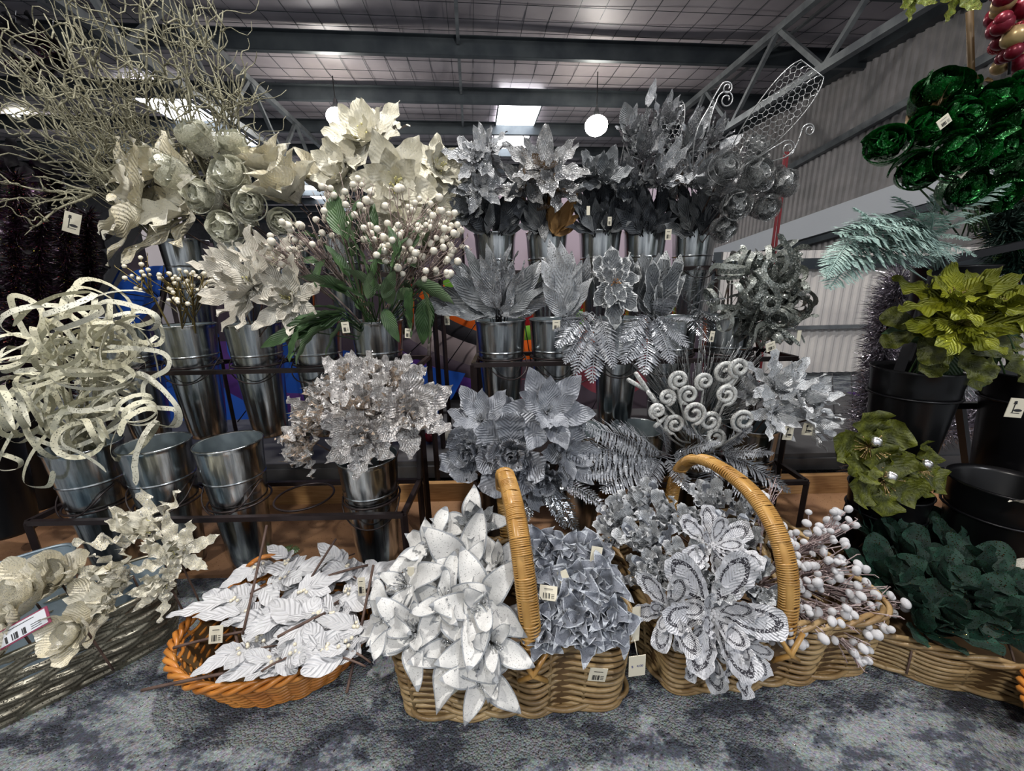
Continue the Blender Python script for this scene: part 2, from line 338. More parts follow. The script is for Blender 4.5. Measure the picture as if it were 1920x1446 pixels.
# carpet
def carpet():
    m = bpy.data.materials.new('blue_grey_carpet'); m.use_nodes = True; nt = m.node_tree; N = nt.nodes; L = nt.links; P = N['Principled BSDF']
    tc = N.new('ShaderNodeTexCoord')
    mp = N.new('ShaderNodeMapping'); mp.inputs['Rotation'].default_value = (0, 0, .7); mp.inputs['Scale'].default_value = (1.0, 2.0, 1); L.new(tc.outputs['Object'], mp.inputs[0])
    a = N.new('ShaderNodeTexNoise'); a.inputs['Scale'].default_value = 7.5; a.inputs['Detail'].default_value = 7; a.inputs['Roughness'].default_value = .72; L.new(mp.outputs[0], a.inputs['Vector'])
    b = N.new('ShaderNodeTexVoronoi'); b.inputs['Scale'].default_value = 260; L.new(tc.outputs['Object'], b.inputs['Vector'])
    c = N.new('ShaderNodeTexNoise'); c.inputs['Scale'].default_value = 90; c.inputs['Detail'].default_value = 3; L.new(tc.outputs['Object'], c.inputs['Vector'])
    ad = N.new('ShaderNodeMath'); ad.operation = 'MULTIPLY_ADD'; L.new(c.outputs[0], ad.inputs[0]); ad.inputs[1].default_value = .22; L.new(a.outputs[0], ad.inputs[2])
    r = N.new('ShaderNodeValToRGB'); L.new(ad.outputs[0], r.inputs[0]); e = r.color_ramp.elements
    e[0].position = .545; e[0].color = (*lin((62, 68, 82)), 1); e[1].position = .72; e[1].color = (*lin((142, 150, 153)), 1)
    x = e.new(.585); x.color = (*lin((92, 100, 114)), 1); x = e.new(.61); x.color = (*lin((116, 124, 130)), 1)
    mx = N.new('ShaderNodeMix'); mx.data_type = 'RGBA'; mx.blend_type = 'MULTIPLY'; mx.inputs[0].default_value = .35
    L.new(r.outputs[0], mx.inputs[6]); L.new(b.outputs['Color'], mx.inputs[7])
    hs = N.new('ShaderNodeHueSaturation'); hs.inputs['Saturation'].default_value = .75; hs.inputs['Value'].default_value = 1.2; L.new(mx.outputs[2], hs.inputs['Color'])
    L.new(hs.outputs[0], P.inputs['Base Color']); P.inputs['Roughness'].default_value = .9
    # stray glitter flecks
    g = N.new('ShaderNodeTexVoronoi'); g.inputs['Scale'].default_value = 420; L.new(tc.outputs['Object'], g.inputs['Vector'])
    s = N.new('ShaderNodeSeparateColor'); L.new(g.outputs['Color'], s.inputs[0])
    gt = N.new('ShaderNodeMath'); gt.operation = 'LESS_THAN'; gt.inputs[1].default_value = .012; L.new(s.outputs[0], gt.inputs[0])
    L.new(gt.outputs[0], P.inputs['Metallic'])
    rr = N.new('ShaderNodeMath'); rr.operation = 'MULTIPLY_ADD'; rr.inputs[1].default_value = -.7; rr.inputs[2].default_value = .92; L.new(gt.outputs[0], rr.inputs[0]); L.new(rr.outputs[0], P.inputs['Roughness'])
    bp = N.new('ShaderNodeBump'); bp.inputs['Strength'].default_value = .9; bp.inputs['Distance'].default_value = .006; L.new(b.outputs['Distance'], bp.inputs['Height']); bp.invert = True; L.new(bp.outputs[0], P.inputs['Normal'])
    return m
M['carpet'] = carpet()
def rooffoil():
    m = mat('roof_foil', (170, 162, 167), 0.5, 0.1, (148, 140, 146), 1.2, bump=.6, bscale=3, rnd=0); return m
M['foil'] = rooffoil()
# ---------------- the hall: floor, roof, trusses, walls ----------------
BY = math.radians(5.3)                              # the hall is turned a little against the racks
BR = Matrix.Rotation(BY, 3, 'Z')                    # depth direction of the hall points a bit to the left
bx = BR @ Vector((1, 0, 0)); by = BR @ Vector((0, 1, 0))
struct('floor', MB().box((0, 5, -0.02), (30, 24, 0.04)), M['carpet'])
RZ = CAMZ + 3.5
def hall(x, y, z): return bx * x + by * y + Vector((0, 0, z))
# roof sheet, wavy foil blanket between purlins
mb = MB(); ys = [7.1 + 1.6 * k for k in range(-6, 12)]
rows = []
yy = -2.6
while yy < 25:
    ph = ((yy - 7.1) / 1.6) % 1.0
    sag = -0.07 * math.sin(PI * ph)
    rows.append([hall(x * 1.0, yy, RZ + 0.22 + sag + 0.015 * math.sin(x * 5 + yy * 3)) for x in range(-14, 12)])
    yy += 0.2
mb.grid(rows)
ceil = struct('ceiling', mb, M['foil'], True)
for k, y in enumerate(ys):
    p = MB(); 
    p.bar(hall(-14, y, RZ + 0.02), hall(11, y, RZ + 0.02), 0.012, 0.22); p.bar(hall(-14, y + .04, RZ - 0.09), hall(11, y + .04, RZ - 0.09), 0.08, 0.012)
    p.bar(hall(-14, y - .04, RZ + 0.13), hall(11, y - .04, RZ + 0.13), 0.08, 0.012); p.bar(hall(-14, y + .08, RZ - 0.075), hall(11, y + .08, RZ - 0.075), 0.008, 0.03)
    part('purlin', p, M['steel_dark'], ceil, False)
for xx in (-0.05, -5.2, 4.9):
    p = MB()
    for a, b in zip(ys, ys[1:]): p.bar(hall(xx, a + .03, RZ + .05), hall(xx, b - .03, RZ + .05), 0.05, 0.03)
    part('bridging_bar', p, M['steel'], ceil, False)
p = MB(); x = -13.5
while x < 10.5:
    prev = None
    for j in range(0, 108, 2):
        y = -1 + j * .22; ph = ((y - 7.1) / 1.6) % 1.0
        q = hall(x, y, RZ + 0.205 - 0.07 * math.sin(PI * ph))
        if prev is not None: p.bar(prev, q, 0.007, 0.006)
        prev = q
    x += 0.36
for j in range(40):
    y = 5.6 + j * .36; ph = ((y - 7.1) / 1.6) % 1.0; z = RZ + 0.2 - 0.07 * math.sin(PI * ph)
    p.bar(hall(-13, y, z), hall(10, y, z), 0.006, 0.005)
wm = part('wire_mesh', p, M['steel_dark'], ceil, False); wm['kind'] = 'stuff'
def truss(P_top_a, P_top_b, P_bot_a, P_bot_b, n, label, th=0.09):
    t = thing('roof_truss', label, 'truss', P_bot_a)
    part('top_chord', MB().bar(P_top_a, P_top_b, th), M['steel'], t, False)
    part('bottom_chord', MB().bar(P_bot_a, P_bot_b, th), M['steel'], t, False)
    for i in range(n):
        a = P_bot_a.lerp(P_bot_b, (i + .5) / n); b1 = P_top_a.lerp(P_top_b, i / n); b2 = P_top_a.lerp(P_top_b, (i + 1) / n)
        part('web_bar', MB().bar(a, b1, th * .62), M['steel'], t, False); part('web_bar', MB().bar(a, b2, th * .62), M['steel'], t, False)
    return t
def tr(X, ya, yb, zt, zb, n, label): return truss(hall(X, ya, zt), hall(X, yb, zt), hall(X, ya, zb), hall(X, yb, zb), n, label)
tr(4.36, -1.0, 22, RZ - .16, 3.33, 13, 'grey steel roof truss running back above the right side')
tr(-3.48, -1.0, 22, RZ - .16, 3.33, 13, 'grey steel roof truss running back behind the frosted curly branches')
# skylights
for X0, X1, Y0, Y1, nm in ((0.70, 1.60, 8.86, 12.6, 'window_1'), (-6.25, -5.3, 8.86, 20.5, 'window_2')):
    p = MB().box(((X0 + X1) / 2, (Y0 + Y1) / 2, RZ + .10), (X1 - X0, Y1 - Y0, .01)); p.v = [hall(v.x, v.y, v.z) for v in p.v]
    o = struct(nm, p, M['skyglow']); 
    f = MB()
    for a, b in (((X0, Y0), (X1, Y0)), ((X1, Y0), (X1, Y1)), ((X1, Y1), (X0, Y1)), ((X0, Y1), (X0, Y0))): f.bar(hall(a[0], a[1], RZ + .1), hall(b[0], b[1], RZ + .1), .03)
    part('window_frame', f, M['steel'], o, False)
# corrugated side wall, back and left walls
def corrugated(a, b, z0, z1, pitch, depth, nrm):
    a = Vector(a); b = Vector(b); L = (b - a).length; d = (b - a) / L; mb = MB(); n = int(L / pitch); r0 = []; r1 = []
    for i in range(n):
        for s_, h in ((0, 0), (.3, 0), (.5, 1), (.8, 1)):
            p = a + d * ((i + s_) * pitch) + Vector(nrm) * (h * depth)
            r0.append(p + Vector((0, 0, z0))); r1.append(p + Vector((0, 0, z1)))
    mb.grid([r0, r1]); return mb
XR = 6.75
wr = struct('wall_right', corrugated(hall(XR, -3, 0), hall(XR, 24, 0), 0, RZ + .2, 0.13, 0.035, -bx), M['corr_dark'])
def wy(px, py):                                    # point of the photo on the right wall
    d = ray(px, py); t = XR / d.dot(bx); return Vector((0, 0, CAMZ)) + d * t - bx * 0.1
def wbar(a, b, w_, h_, m, nm):
    A = wy(*a); B = wy(*b); D = (B - A); part(nm, MB().bar(A - D * .6, B + D * .35, w_, h_), M[m], wr, False)
wbar((1853, 116), (1495, 312), .10, .11, 'steel', 'girt')
wbar((1703, 370), (1353, 480), .16, .42, 'whitebeam', 'wall_beam')
wbar((1712, 402), (1365, 500), .14, .10, 'steel_dark', 'girt')
e = MB(); e.bar(hall(XR - .1, -3, RZ + .06), hall(XR - .1, 24, RZ + .06), .2, .16); part('eave_beam', e, M['steel_dark'], wr, False)
struct('wall_back', MB().box(tuple(hall(-1, 24.2, 2.3)), (34, .1, 4.6), BR), M['shelf'])
struct('wall_left', MB().box(tuple(hall(-14, 10, 2.3)), (.1, 30, 4.6), BR), M['shelf'])
# white corrugated partition behind the display
PY_ = 3.4
pt = struct('wall_partition', corrugated((at(1335, 600, PY_).x, PY_, 0), (at(2100, 600, PY_).x, PY_, 0), 0.05, at(1500, 470, PY_).z, 0.072, 0.016, (0, -1, 0)), M['corr'])
for py, h, m_ in ((494, .085, 'steel_dark'), (612, .03, 'steel'), (724, .10, 'steel_dark'), (872, .05, 'steel_dark')):
    z = at(1560, py, PY_).z
    part('rail', MB().bar((at(1335, py, PY_).x, PY_ - .04, z), (at(2100, py, PY_).x, PY_ - .04, z), .03, h), M[m_], pt, False)
part('post', MB().bar((at(1335, 600, PY_).x, PY_, 0), (at(1335, 600, PY_).x, PY_, at(1500, 470, PY_).z), .06), M['steel_dark'], pt, False)
t = thing('steel_post', 'pair of slim dark red steel poles standing before the side wall', 'pole', (at(1450, 480, 3.3).x, 3.3, 0))
for dx, py in ((0, 300), (.05, 300)): part('pole', MB().bar((at(1446, 480, 3.3).x + dx * .8, 3.3, 0), (at(1470, 300, 3.3).x + dx * .4, 3.3, at(1470, 285, 3.3).z), .014), M['redpole'], t, False)
# display platform: brown board, timber kerb, grey shelf base
struct('platform_board', MB().box((-.2, 1.23, .006), (4.6, .40, .012)), M['board'])
tk = struct('trim_1', MB().box((-.2, 1.44, .045), (4.6, .025, .09)), M['timber'])
sh = thing('display_shelf', 'low grey metal shelf base behind both flower racks', 'shelf', (0, 1.75, 0))
part('shelf_panel', MB().box((-.2, 1.95, .14), (4.6, .9, .03)), M['shelf'], sh, False); part('front_panel', MB().box((-.2, 1.5, .11), (4.6, .02, .05)), M['shelf'], sh, False)
part('back_panel', MB().box((-.55, 2.42, .62), (3.4, .03, 1.0)), M['mauvecloth'], sh, False)
t = MB().box((.42, 2.38, 1.14), (1.35, .03, .42)); o = link('backdrop_board', t.mesh('backdrop_board', M['lilac'], smooth=False)); tag(o, 'pale lilac panel upright behind the top row of silver bunches', 'panel')
t = MB().box((-1.95, 2.38, .95), (.22, .03, .7)); o = link('poster_board', t.mesh('poster_board', M['whitecloth'], smooth=False)); tag(o, 'pale poster panel behind the black leaning leg at left', 'panel')
# pendant lamps
def pendant(px, py, Y, r, label, power):
    c = at(px, py, Y); t = thing('pendant_lamp', label, 'lamp', c)
    part('glow_globe', MB().sph(c, r, 16, 10, (1, 1, .8)), M['lampglow'], t)
    part('housing', MB().lathe([(.015, .30), (.03, .29), (.05, .20), (r * .5, .13), (r * .48, .12)], 20, c), M['lampmetal'], t)
    part('cord', MB().tube([c + Vector((0, 0, .3)), Vector((c.x, c.y, RZ + .2))], .01, 5), M['blackmetal'], t)
    lamp_light('pendant_light', c - Vector((0, 0, r + .06)), power, .1)
pendant(632, 220, 8.2, .19, 'glowing round pendant lamp left, above the cream flowers', 45)
pendant(1118, 236, 8.2, .21, 'glowing round pendant lamp right of the skylight', 45)
pendant(38, 210, 9.5, .2, 'glowing lamp far left behind the frosted branches', 45)

# ---------------- kites leaning behind the racks ----------------
def kite(label, cx, cy, Y, bands, a0, a1, loc_px):
    t = thing('fabric_kite', label, 'kite', at(*loc_px, Y))
    for r0, r1, m in bands:
        rows = []
        for i in range(15):
            a = math.radians(a0 + (a1 - a0) * i / 14); row = []
            for j in range(5):
                r = r0 + (r1 - r0) * j / 4 - 1; q = at(cx + r * math.cos(a) * 1.25, cy - r * math.sin(a) * .9, Y); q.y -= .006 * math.sin(PI * j / 4); row.append(q)
            rows.append(row)
        mb = MB().grid(rows); part('panel', mb, M[m], t)
    for k in range(4):
        a = math.radians(a0 + (a1 - a0) * (k + .6) / 4.3)
        part('spar', MB().tube([at(cx + bands[0][0] * 1.25 * math.cos(a), cy - bands[0][0] * .9 * math.sin(a), Y - .045), at(cx + bands[-1][1] * 1.25 * math.cos(a), cy - bands[-1][1] * .9 * math.sin(a), Y - .045)], .003, 5), M['blackmetal'], t)
kite('kite with curved orange, green, black and grey panels between the racks', 1010, 440, 2.2, [(140, 178, 'greencloth'), (178, 222, 'orangecloth'), (222, 250, 'blackcloth'), (250, 292, 'greycloth'), (292, 318, 'mauvecloth'), (318, 352, 'purplecloth')], 214, 262, (900, 700))
kite('kite with red, orange and dark panels behind the right rack', 960, 460, 2.26, [(100, 170, 'redcloth'), (170, 200, 'greencloth'), (200, 240, 'orangecloth'), (240, 280, 'mauvecloth'), (280, 330, 'pinkcloth')], 268, 330, (1040, 700))
kite('deep blue kite behind the left rack, low down', 560, 640, 2.1, [(20, 110, 'bluecloth'), (110, 150, 'purplecloth'), (150, 260, 'bluecloth')], 180, 345, (560, 850))
kite('bright blue kite behind the cream ribbon curls', 300, 560, 2.0, [(5, 40, 'bluecloth'), (40, 70, 'bluecloth')], 60, 240, (260, 580))
kite('muted pink kite behind the right rack', 1150, 690, 2.15, [(5, 60, 'pinkcloth'), (60, 150, 'mauvecloth')], 190, 350, (1150, 780))
# purple folded umbrella cloth on the shelf at right
t = thing('folded_tent', 'purple fabric cover with a peaked fold on the shelf at right', 'fabric cover', at(1530, 850, 2.2))
zz = .15; q = [at(1470, 870, 1.9), at(1590, 875, 1.9), at(1600, 850, 2.4), at(1480, 850, 2.4)]; ap = at(1530, 775, 2.15)
for v in q: v.z = zz
mb = MB()
for i in range(4): mb.poly([q[i], q[(i + 1) % 4], ap])
part('cover', mb, M['purplecloth'], t, False)
rg = random.Random(3)
for k in range(9):
    c = at(740 + k * 26 + rg.uniform(-6, 6), 905, 1.7); c.z = .185
    o = link('bauble', MB().sph((0, 0, 0), .028).mesh('bauble', M[rg.choice(['beads_red', 'berry', 'beads_glit'])]), None, Matrix.Translation(c)); tag(o, 'small red or white bauble on the grey shelf behind the racks', 'bauble', 'baubles on the shelf behind the racks')

# ---------------- flower racks ----------------
def rack(label, x0, x1, tiers, ringx, skip=()):
    t = thing('flower_rack', label, 'rack', ((x0 + x1) / 2, tiers[0][0], 0)); d = .20
    for k, (Y, z) in enumerate(tiers):
        ya, yb = Y - d / 2, Y + d / 2
        for nm, a, b in (('front_bar', (x0, ya), (x1, ya)), ('back_bar', (x0, yb), (x1, yb)), ('side_bar', (x0, ya), (x0, yb)), ('side_bar', (x1, ya), (x1, yb))):
            part(nm, MB().bar((a[0], a[1], z), (b[0], b[1], z), .014), M['rack'], t, False)
        for rx in ringx[k]:
            R_ = .082; part('ring', MB().tube([(rx + R_ * math.cos(a * PI / 16), Y + R_ * math.sin(a * PI / 16), z + .008) for a in range(32)], .0032, 6, close=True), M['rack'], t)
        for x in (x0, x1):
            for y in (ya, yb): part('leg', MB().bar((x, y, 0), (x, y, z), .015), M['rack'], t, False)
        if k:
            Yp, zp = tiers[k - 1]
            for x in (x0, x1): part('brace', MB().bar((x, Yp + d / 2, zp), (x, ya, z), .012), M['rack'], t, False)
    return t
LT = [(1.08, .235), (1.365, .595), (1.73, .90)]; RT = [(1.235, .225), (1.365, .60), (1.73, .90)]
BL = [-1.255, -1.046, -.83, -.431]; ML = [-1.32, -1.112, -.884, -.672, -.459]; TL = [-1.34, -1.12, -.90, -.69, -.48]
MR = [-.035, .15, .369, .552, .753]; TR = [-.057, .156, .376, .562, .765]; BRx = [-.042, .227, .415, .603, .79]
rack('brown steel three tier flower rack on the left holding galvanised buckets', -1.36, -.31, LT, [BL + [-.635], ML, TL])
rack('brown steel three tier flower rack on the right under the silver bunches', -.125, .93, RT, [BRx, MR, TR])
def bucket_meshes():
    pr = [(.0, 0), (.052, 0), (.055, .004), (.056, .02)]
    H = .40; R0, R1 = .055, .0855
    def R(z): return R0 + (R1 - R0) * (z / H) ** .9
    z = .03
    while z < H - .008:
        b = 0
        for zc in (.278, .287, .296): b = max(b, .0022 * max(0, 1 - abs(z - zc) / .0032))
        pr.append((R(z) + b, z)); z += .0015 if .27 < z < .305 else .02
    pr += [(R(H) + .001, H - .004), (R(H) + .003, H), (R(H) + .001, H + .003), (R(H) - .002, H)]
    body = MB().lathe(pr, 40).mesh('bucket_body', M['galv'])
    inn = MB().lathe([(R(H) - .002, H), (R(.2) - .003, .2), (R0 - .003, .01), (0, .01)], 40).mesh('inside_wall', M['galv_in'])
    hd = []
    for i in range(17):
        a = PI * i / 16; x = math.cos(a); hd.append((.0815 * x, -.0835 * math.sin(a) ** .6 * 1.0 - .001, .282 - .075 * math.sin(a)))
    hm = MB().tube(hd, .0022, 6).mesh('handle', M['rack'])
    return body, inn, hm
BK = bucket_meshes()
def bucket(x, Y, rim, label, black=False, group=None):
    t = thing('black_bucket' if black else 'metal_bucket', label, 'bucket', (x, Y, rim - .40), group)
    t.rotation_euler.z = (x * 37) % 1.2 - .6 if not black else 0
    if black: link('bucket_body', BBK, t); return t
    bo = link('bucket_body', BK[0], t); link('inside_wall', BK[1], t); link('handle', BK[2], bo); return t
BBK = MB().lathe([(0, 0), (.058, 0), (.06, .01), (.088, .33), (.090, .335), (.091, .36), (.096, .395), (.099, .40), (.096, .402), (.09, .39), (.06, .02), (0, .02)], 40).mesh('bucket_body', M['black'])
nm = ['under the cream ribbon curls', 'second from the left end, empty', 'third from the left end, empty', 'holding the champagne sequin leaves']
for x, l in zip(BL, nm): bucket(x, 1.08, .425 if x < -.5 else .37, 'galvanised bucket on the lowest tier of the left rack, ' + l)
nm = ['behind the cream ribbon curls', 'empty, below the pearl sprays', 'empty, below the white silk flowers', 'below the drooping green leaves', 'holding the white berries']
for x, l in zip(ML, nm): bucket(x, 1.365, .742, 'galvanised bucket on the middle tier of the left rack, ' + l)
nm = ['holding the curly branches', 'holding the big cream leaves', 'holding the clear film roses', 'holding the cream magnolias', 'holding the cream poinsettias']
for x, l in zip(TL, nm): bucket(x, 1.73, 1.055, 'galvanised bucket on the top tier of the left rack, ' + l)
nm = ['holding grey velvet leaf fans', 'holding pale feather leaves', 'holding the lace edged poinsettia', 'behind the silver ferns', 'holding the silver ribbon curls']
for x, l in zip(MR, nm): bucket(x, 1.365, .735, 'galvanised bucket on the middle tier of the right rack, ' + l)
nm = ['first from the left', 'second from the left', 'third from the left', 'fourth from the left', 'fifth from the left']
for x, l in zip(TR, nm): bucket(x, 1.73, 1.055, 'galvanised bucket on the top tier of the right rack, ' + l)
bucket(-.042, 1.235, .31, 'black plastic bucket holding the slate grey poinsettias', True)
nm = ['first beside the slate poinsettias, empty', 'under the white spiral curls, empty', 'holding the white spiral curls', 'holding the silver white lilies']
for x, l in zip(BRx[1:], nm): bucket(x, 1.235, .385, 'galvanised bucket on the lowest tier of the right rack, ' + l)
# ---------------- petals, leaves and flowers ----------------
PROF = {
 'star': lambda t: (t ** .6) * (1 - t) * 2.88,
 'oval': lambda t: math.sin(PI * t) ** .62,
 'point': lambda t: (t ** .55) * (1 - t) ** .9 * 2.6,
 'poin': lambda t: (t ** .85) * (1 - t) ** 1.1 * 3.8,
 'round': lambda t: math.sin(PI * min(1, t * .97 + .02) ** .9) ** .55,
 'obov': lambda t: (t ** .8) * (1 - t) ** .35 * 2.0,
 'long': lambda t: math.sin(PI * t ** .7) ** .85,
 'strap': lambda t: min(1, t * 6) * min(1, (1 - t) * 3.2) ** .7,
}
PM = {}
def petal(m, prof='point', W=.4, bend=.2, cup=.12, ruf=.04, rf=3, serr=0.0, sn=7, fold=0.0, seed=0, nu=12, nv=4, twist=0.0, tip=0.0, name='petal'):
    key = (m, prof, W, bend, cup, ruf, rf, serr, sn, fold, seed, nu, twist, tip, name)
    if key in PM: return PM[key]
    rg = random.Random(seed * 17 + 3); ph = rg.uniform(0, 6); ph2 = rg.uniform(0, 6)
    mb = MB(); uv = []; rows = []
    for i in range(nu + 1):
        t = i / nu; tt = .015 + .97 * t; wd = PROF[prof](tt) * W / 2
        if serr: wd *= 1 - serr * (1 - ((tt * sn) % 1.0)) 
        ang = bend * t; row = []
        # arc along length
        x = t if abs(bend) < 1e-3 else math.sin(ang * 1.2) / (bend * 1.2); z = 0 if abs(bend) < 1e-3 else (1 - math.cos(ang * 1.2)) / (bend * 1.2)
        z -= tip * max(0, t - .6) ** 2 * 3
        for j in range(nv + 1):
            v = -1 + 2 * j / nv
            y = v * wd; zz = z + cup * (v * v) * (wd / (W / 2 + 1e-6)) * .5 * W * 2 + fold * abs(v) * wd
            zz += ruf * math.sin(rf * 2 * PI * t + ph + (0 if v > 0 else ph2)) * abs(v) ** 1.5
            tw = twist * t; y2 = y * math.cos(tw) ; zz += y * math.sin(tw)
            row.append((x, y2, zz)); uv.append((t, j / nv))
        rows.append(row)
    mb.grid(rows); mb.f = [q[::-1] for q in mb.f]; me = mb.mesh(name, M[m], uv=uv); PM[key] = me; return me
def RM(ax, a): return Matrix.Rotation(a, 4, ax)
def face_matrix(pos, face, spin=0):
    f = Vector(face).normalized(); q = f.to_track_quat('Z', 'Y').to_matrix().to_4x4()
    return Matrix.Translation(pos) @ q @ RM('Z', spin)
STM = {}
def stamens(kind, m):
    k = (kind, m)
    if k in STM: return STM[k]
    rg = random.Random(5); mb = MB()
    if kind == 'stamens':
        for i in range(16):
            a = rg.uniform(0, 6.28); r = rg.uniform(.02, .13); h = rg.uniform(.16, .30); tp = Vector((r * 1.6 * math.cos(a), r * 1.6 * math.sin(a), h))
            mb.tube([(r * .3 * math.cos(a), r * .3 * math.sin(a), 0), tp], .008, 3); mb.sph(tp, .022, 5, 3)
    elif kind == 'beads':
        for i in range(9):
            a = i * 2.4; r = .02 + .011 * i; mb.sph((r * math.cos(a), r * math.sin(a), .07 - .004 * i), .035, 7, 5)
    elif kind == 'roll':
        rows = []
        for i in range(73):
            f = i / 72; a = f * 2 * PI * 3.2; r = .06 + .42 * f; h = .62 - .25 * f; rows.append([(r * .75 * math.cos(a), r * .75 * math.sin(a), 0), (r * math.cos(a), r * math.sin(a), h * .6), (r * 1.02 * math.cos(a), r * 1.02 * math.sin(a), h), ((r + .05) * math.cos(a), (r + .05) * math.sin(a), h + .03)])
        mb.grid(rows)
    elif kind == 'jewel':
        mb.sph((0, 0, .09), .07, 10, 6)
    elif kind == 'spike':
        for i in range(30):
            a = rg.uniform(0, 6.28); e = rg.uniform(.1, .9); L = rg.uniform(.15, .28); tp = Vector((L * math.cos(a) * math.cos(e), L * math.sin(a) * math.cos(e), L * math.sin(e)))
            mb.tube([(0, 0, 0), tp], .006, 3); mb.sph(tp, .014, 4, 3)
    me = mb.mesh(kind, M[m]); STM[k] = me; return me
def bez(a, b, c, n=8):
    return [(a * (1 - t) ** 2 + b * 2 * t * (1 - t) + c * t * t) for t in [i / n for i in range(n + 1)]]
FN = 0
def flower(name, cat, label, kind, px, py, Y, rpx, base=None, face=None, cam=.7, spin=None, group=None, seed=None, stem_r=.0022, stem_m='browntwig'):
    """one stem with its petals; px,py,Y = head, rpx = head radius in photo pixels, base = where the stem stands"""
    global FN; FN += 1; rg = random.Random(FN * 7 + (seed or 0)); K = KIND[kind]
    p = at(px, py, Y) if Y is not None else px; R = rpx * mpp(p)
    b = base if base is not None else p + Vector((0, .04, -.1)); b = Vector(b)
    if face is None:
        g = (p - b).normalized(); c = (Vector((0, 0, CAMZ)) - p).normalized(); face = g + c * cam
    Mh = face_matrix(p, face, rg.uniform(0, 6) if spin is None else spin)
    t = thing(name, label, cat, b, group); off = Matrix.Translation(-b)
    stm = MB().tube(bez(b, b.lerp(p, .5) + Vector((0, 0, .02)), Mh @ Vector((0, 0, -.01)), 6), stem_r, 5)
    part('stem', stm, M[stem_m], t)
    for (pk, n, L, el, jit) in K['rings']:
        a0 = rg.uniform(0, 6.28)
        for i in range(n):
            a = a0 + 2 * PI * (i + rg.uniform(-.12, .12)) / n; e = math.radians(el + rg.uniform(-jit, jit)); s = R * L * rg.uniform(.88, 1.08)
            args = dict(pk); args['seed'] = rg.randrange(3)
            nm_ = args.get('name', 'petal')
            me = petal(**args)
            Mp = off @ Mh @ RM('Z', a) @ RM('Y', -e) @ RM('X', rg.uniform(-.2, .2)) @ Matrix.Translation((R * .04, 0, 0)) @ Matrix.Diagonal((s, s, s, 1))
            link(nm_, me, t, Mp)
    if K.get('center'):
        ck, cm, cs = K['center']; link('stamens' if ck in ('stamens', 'spike') else ck, stamens(ck, cm), t, off @ Mh @ Matrix.Diagonal((R * cs, R * cs, R * cs, 1)))
    return t
def pk(m, prof, W, **k): return dict(m=m, prof=prof, W=W, **k)
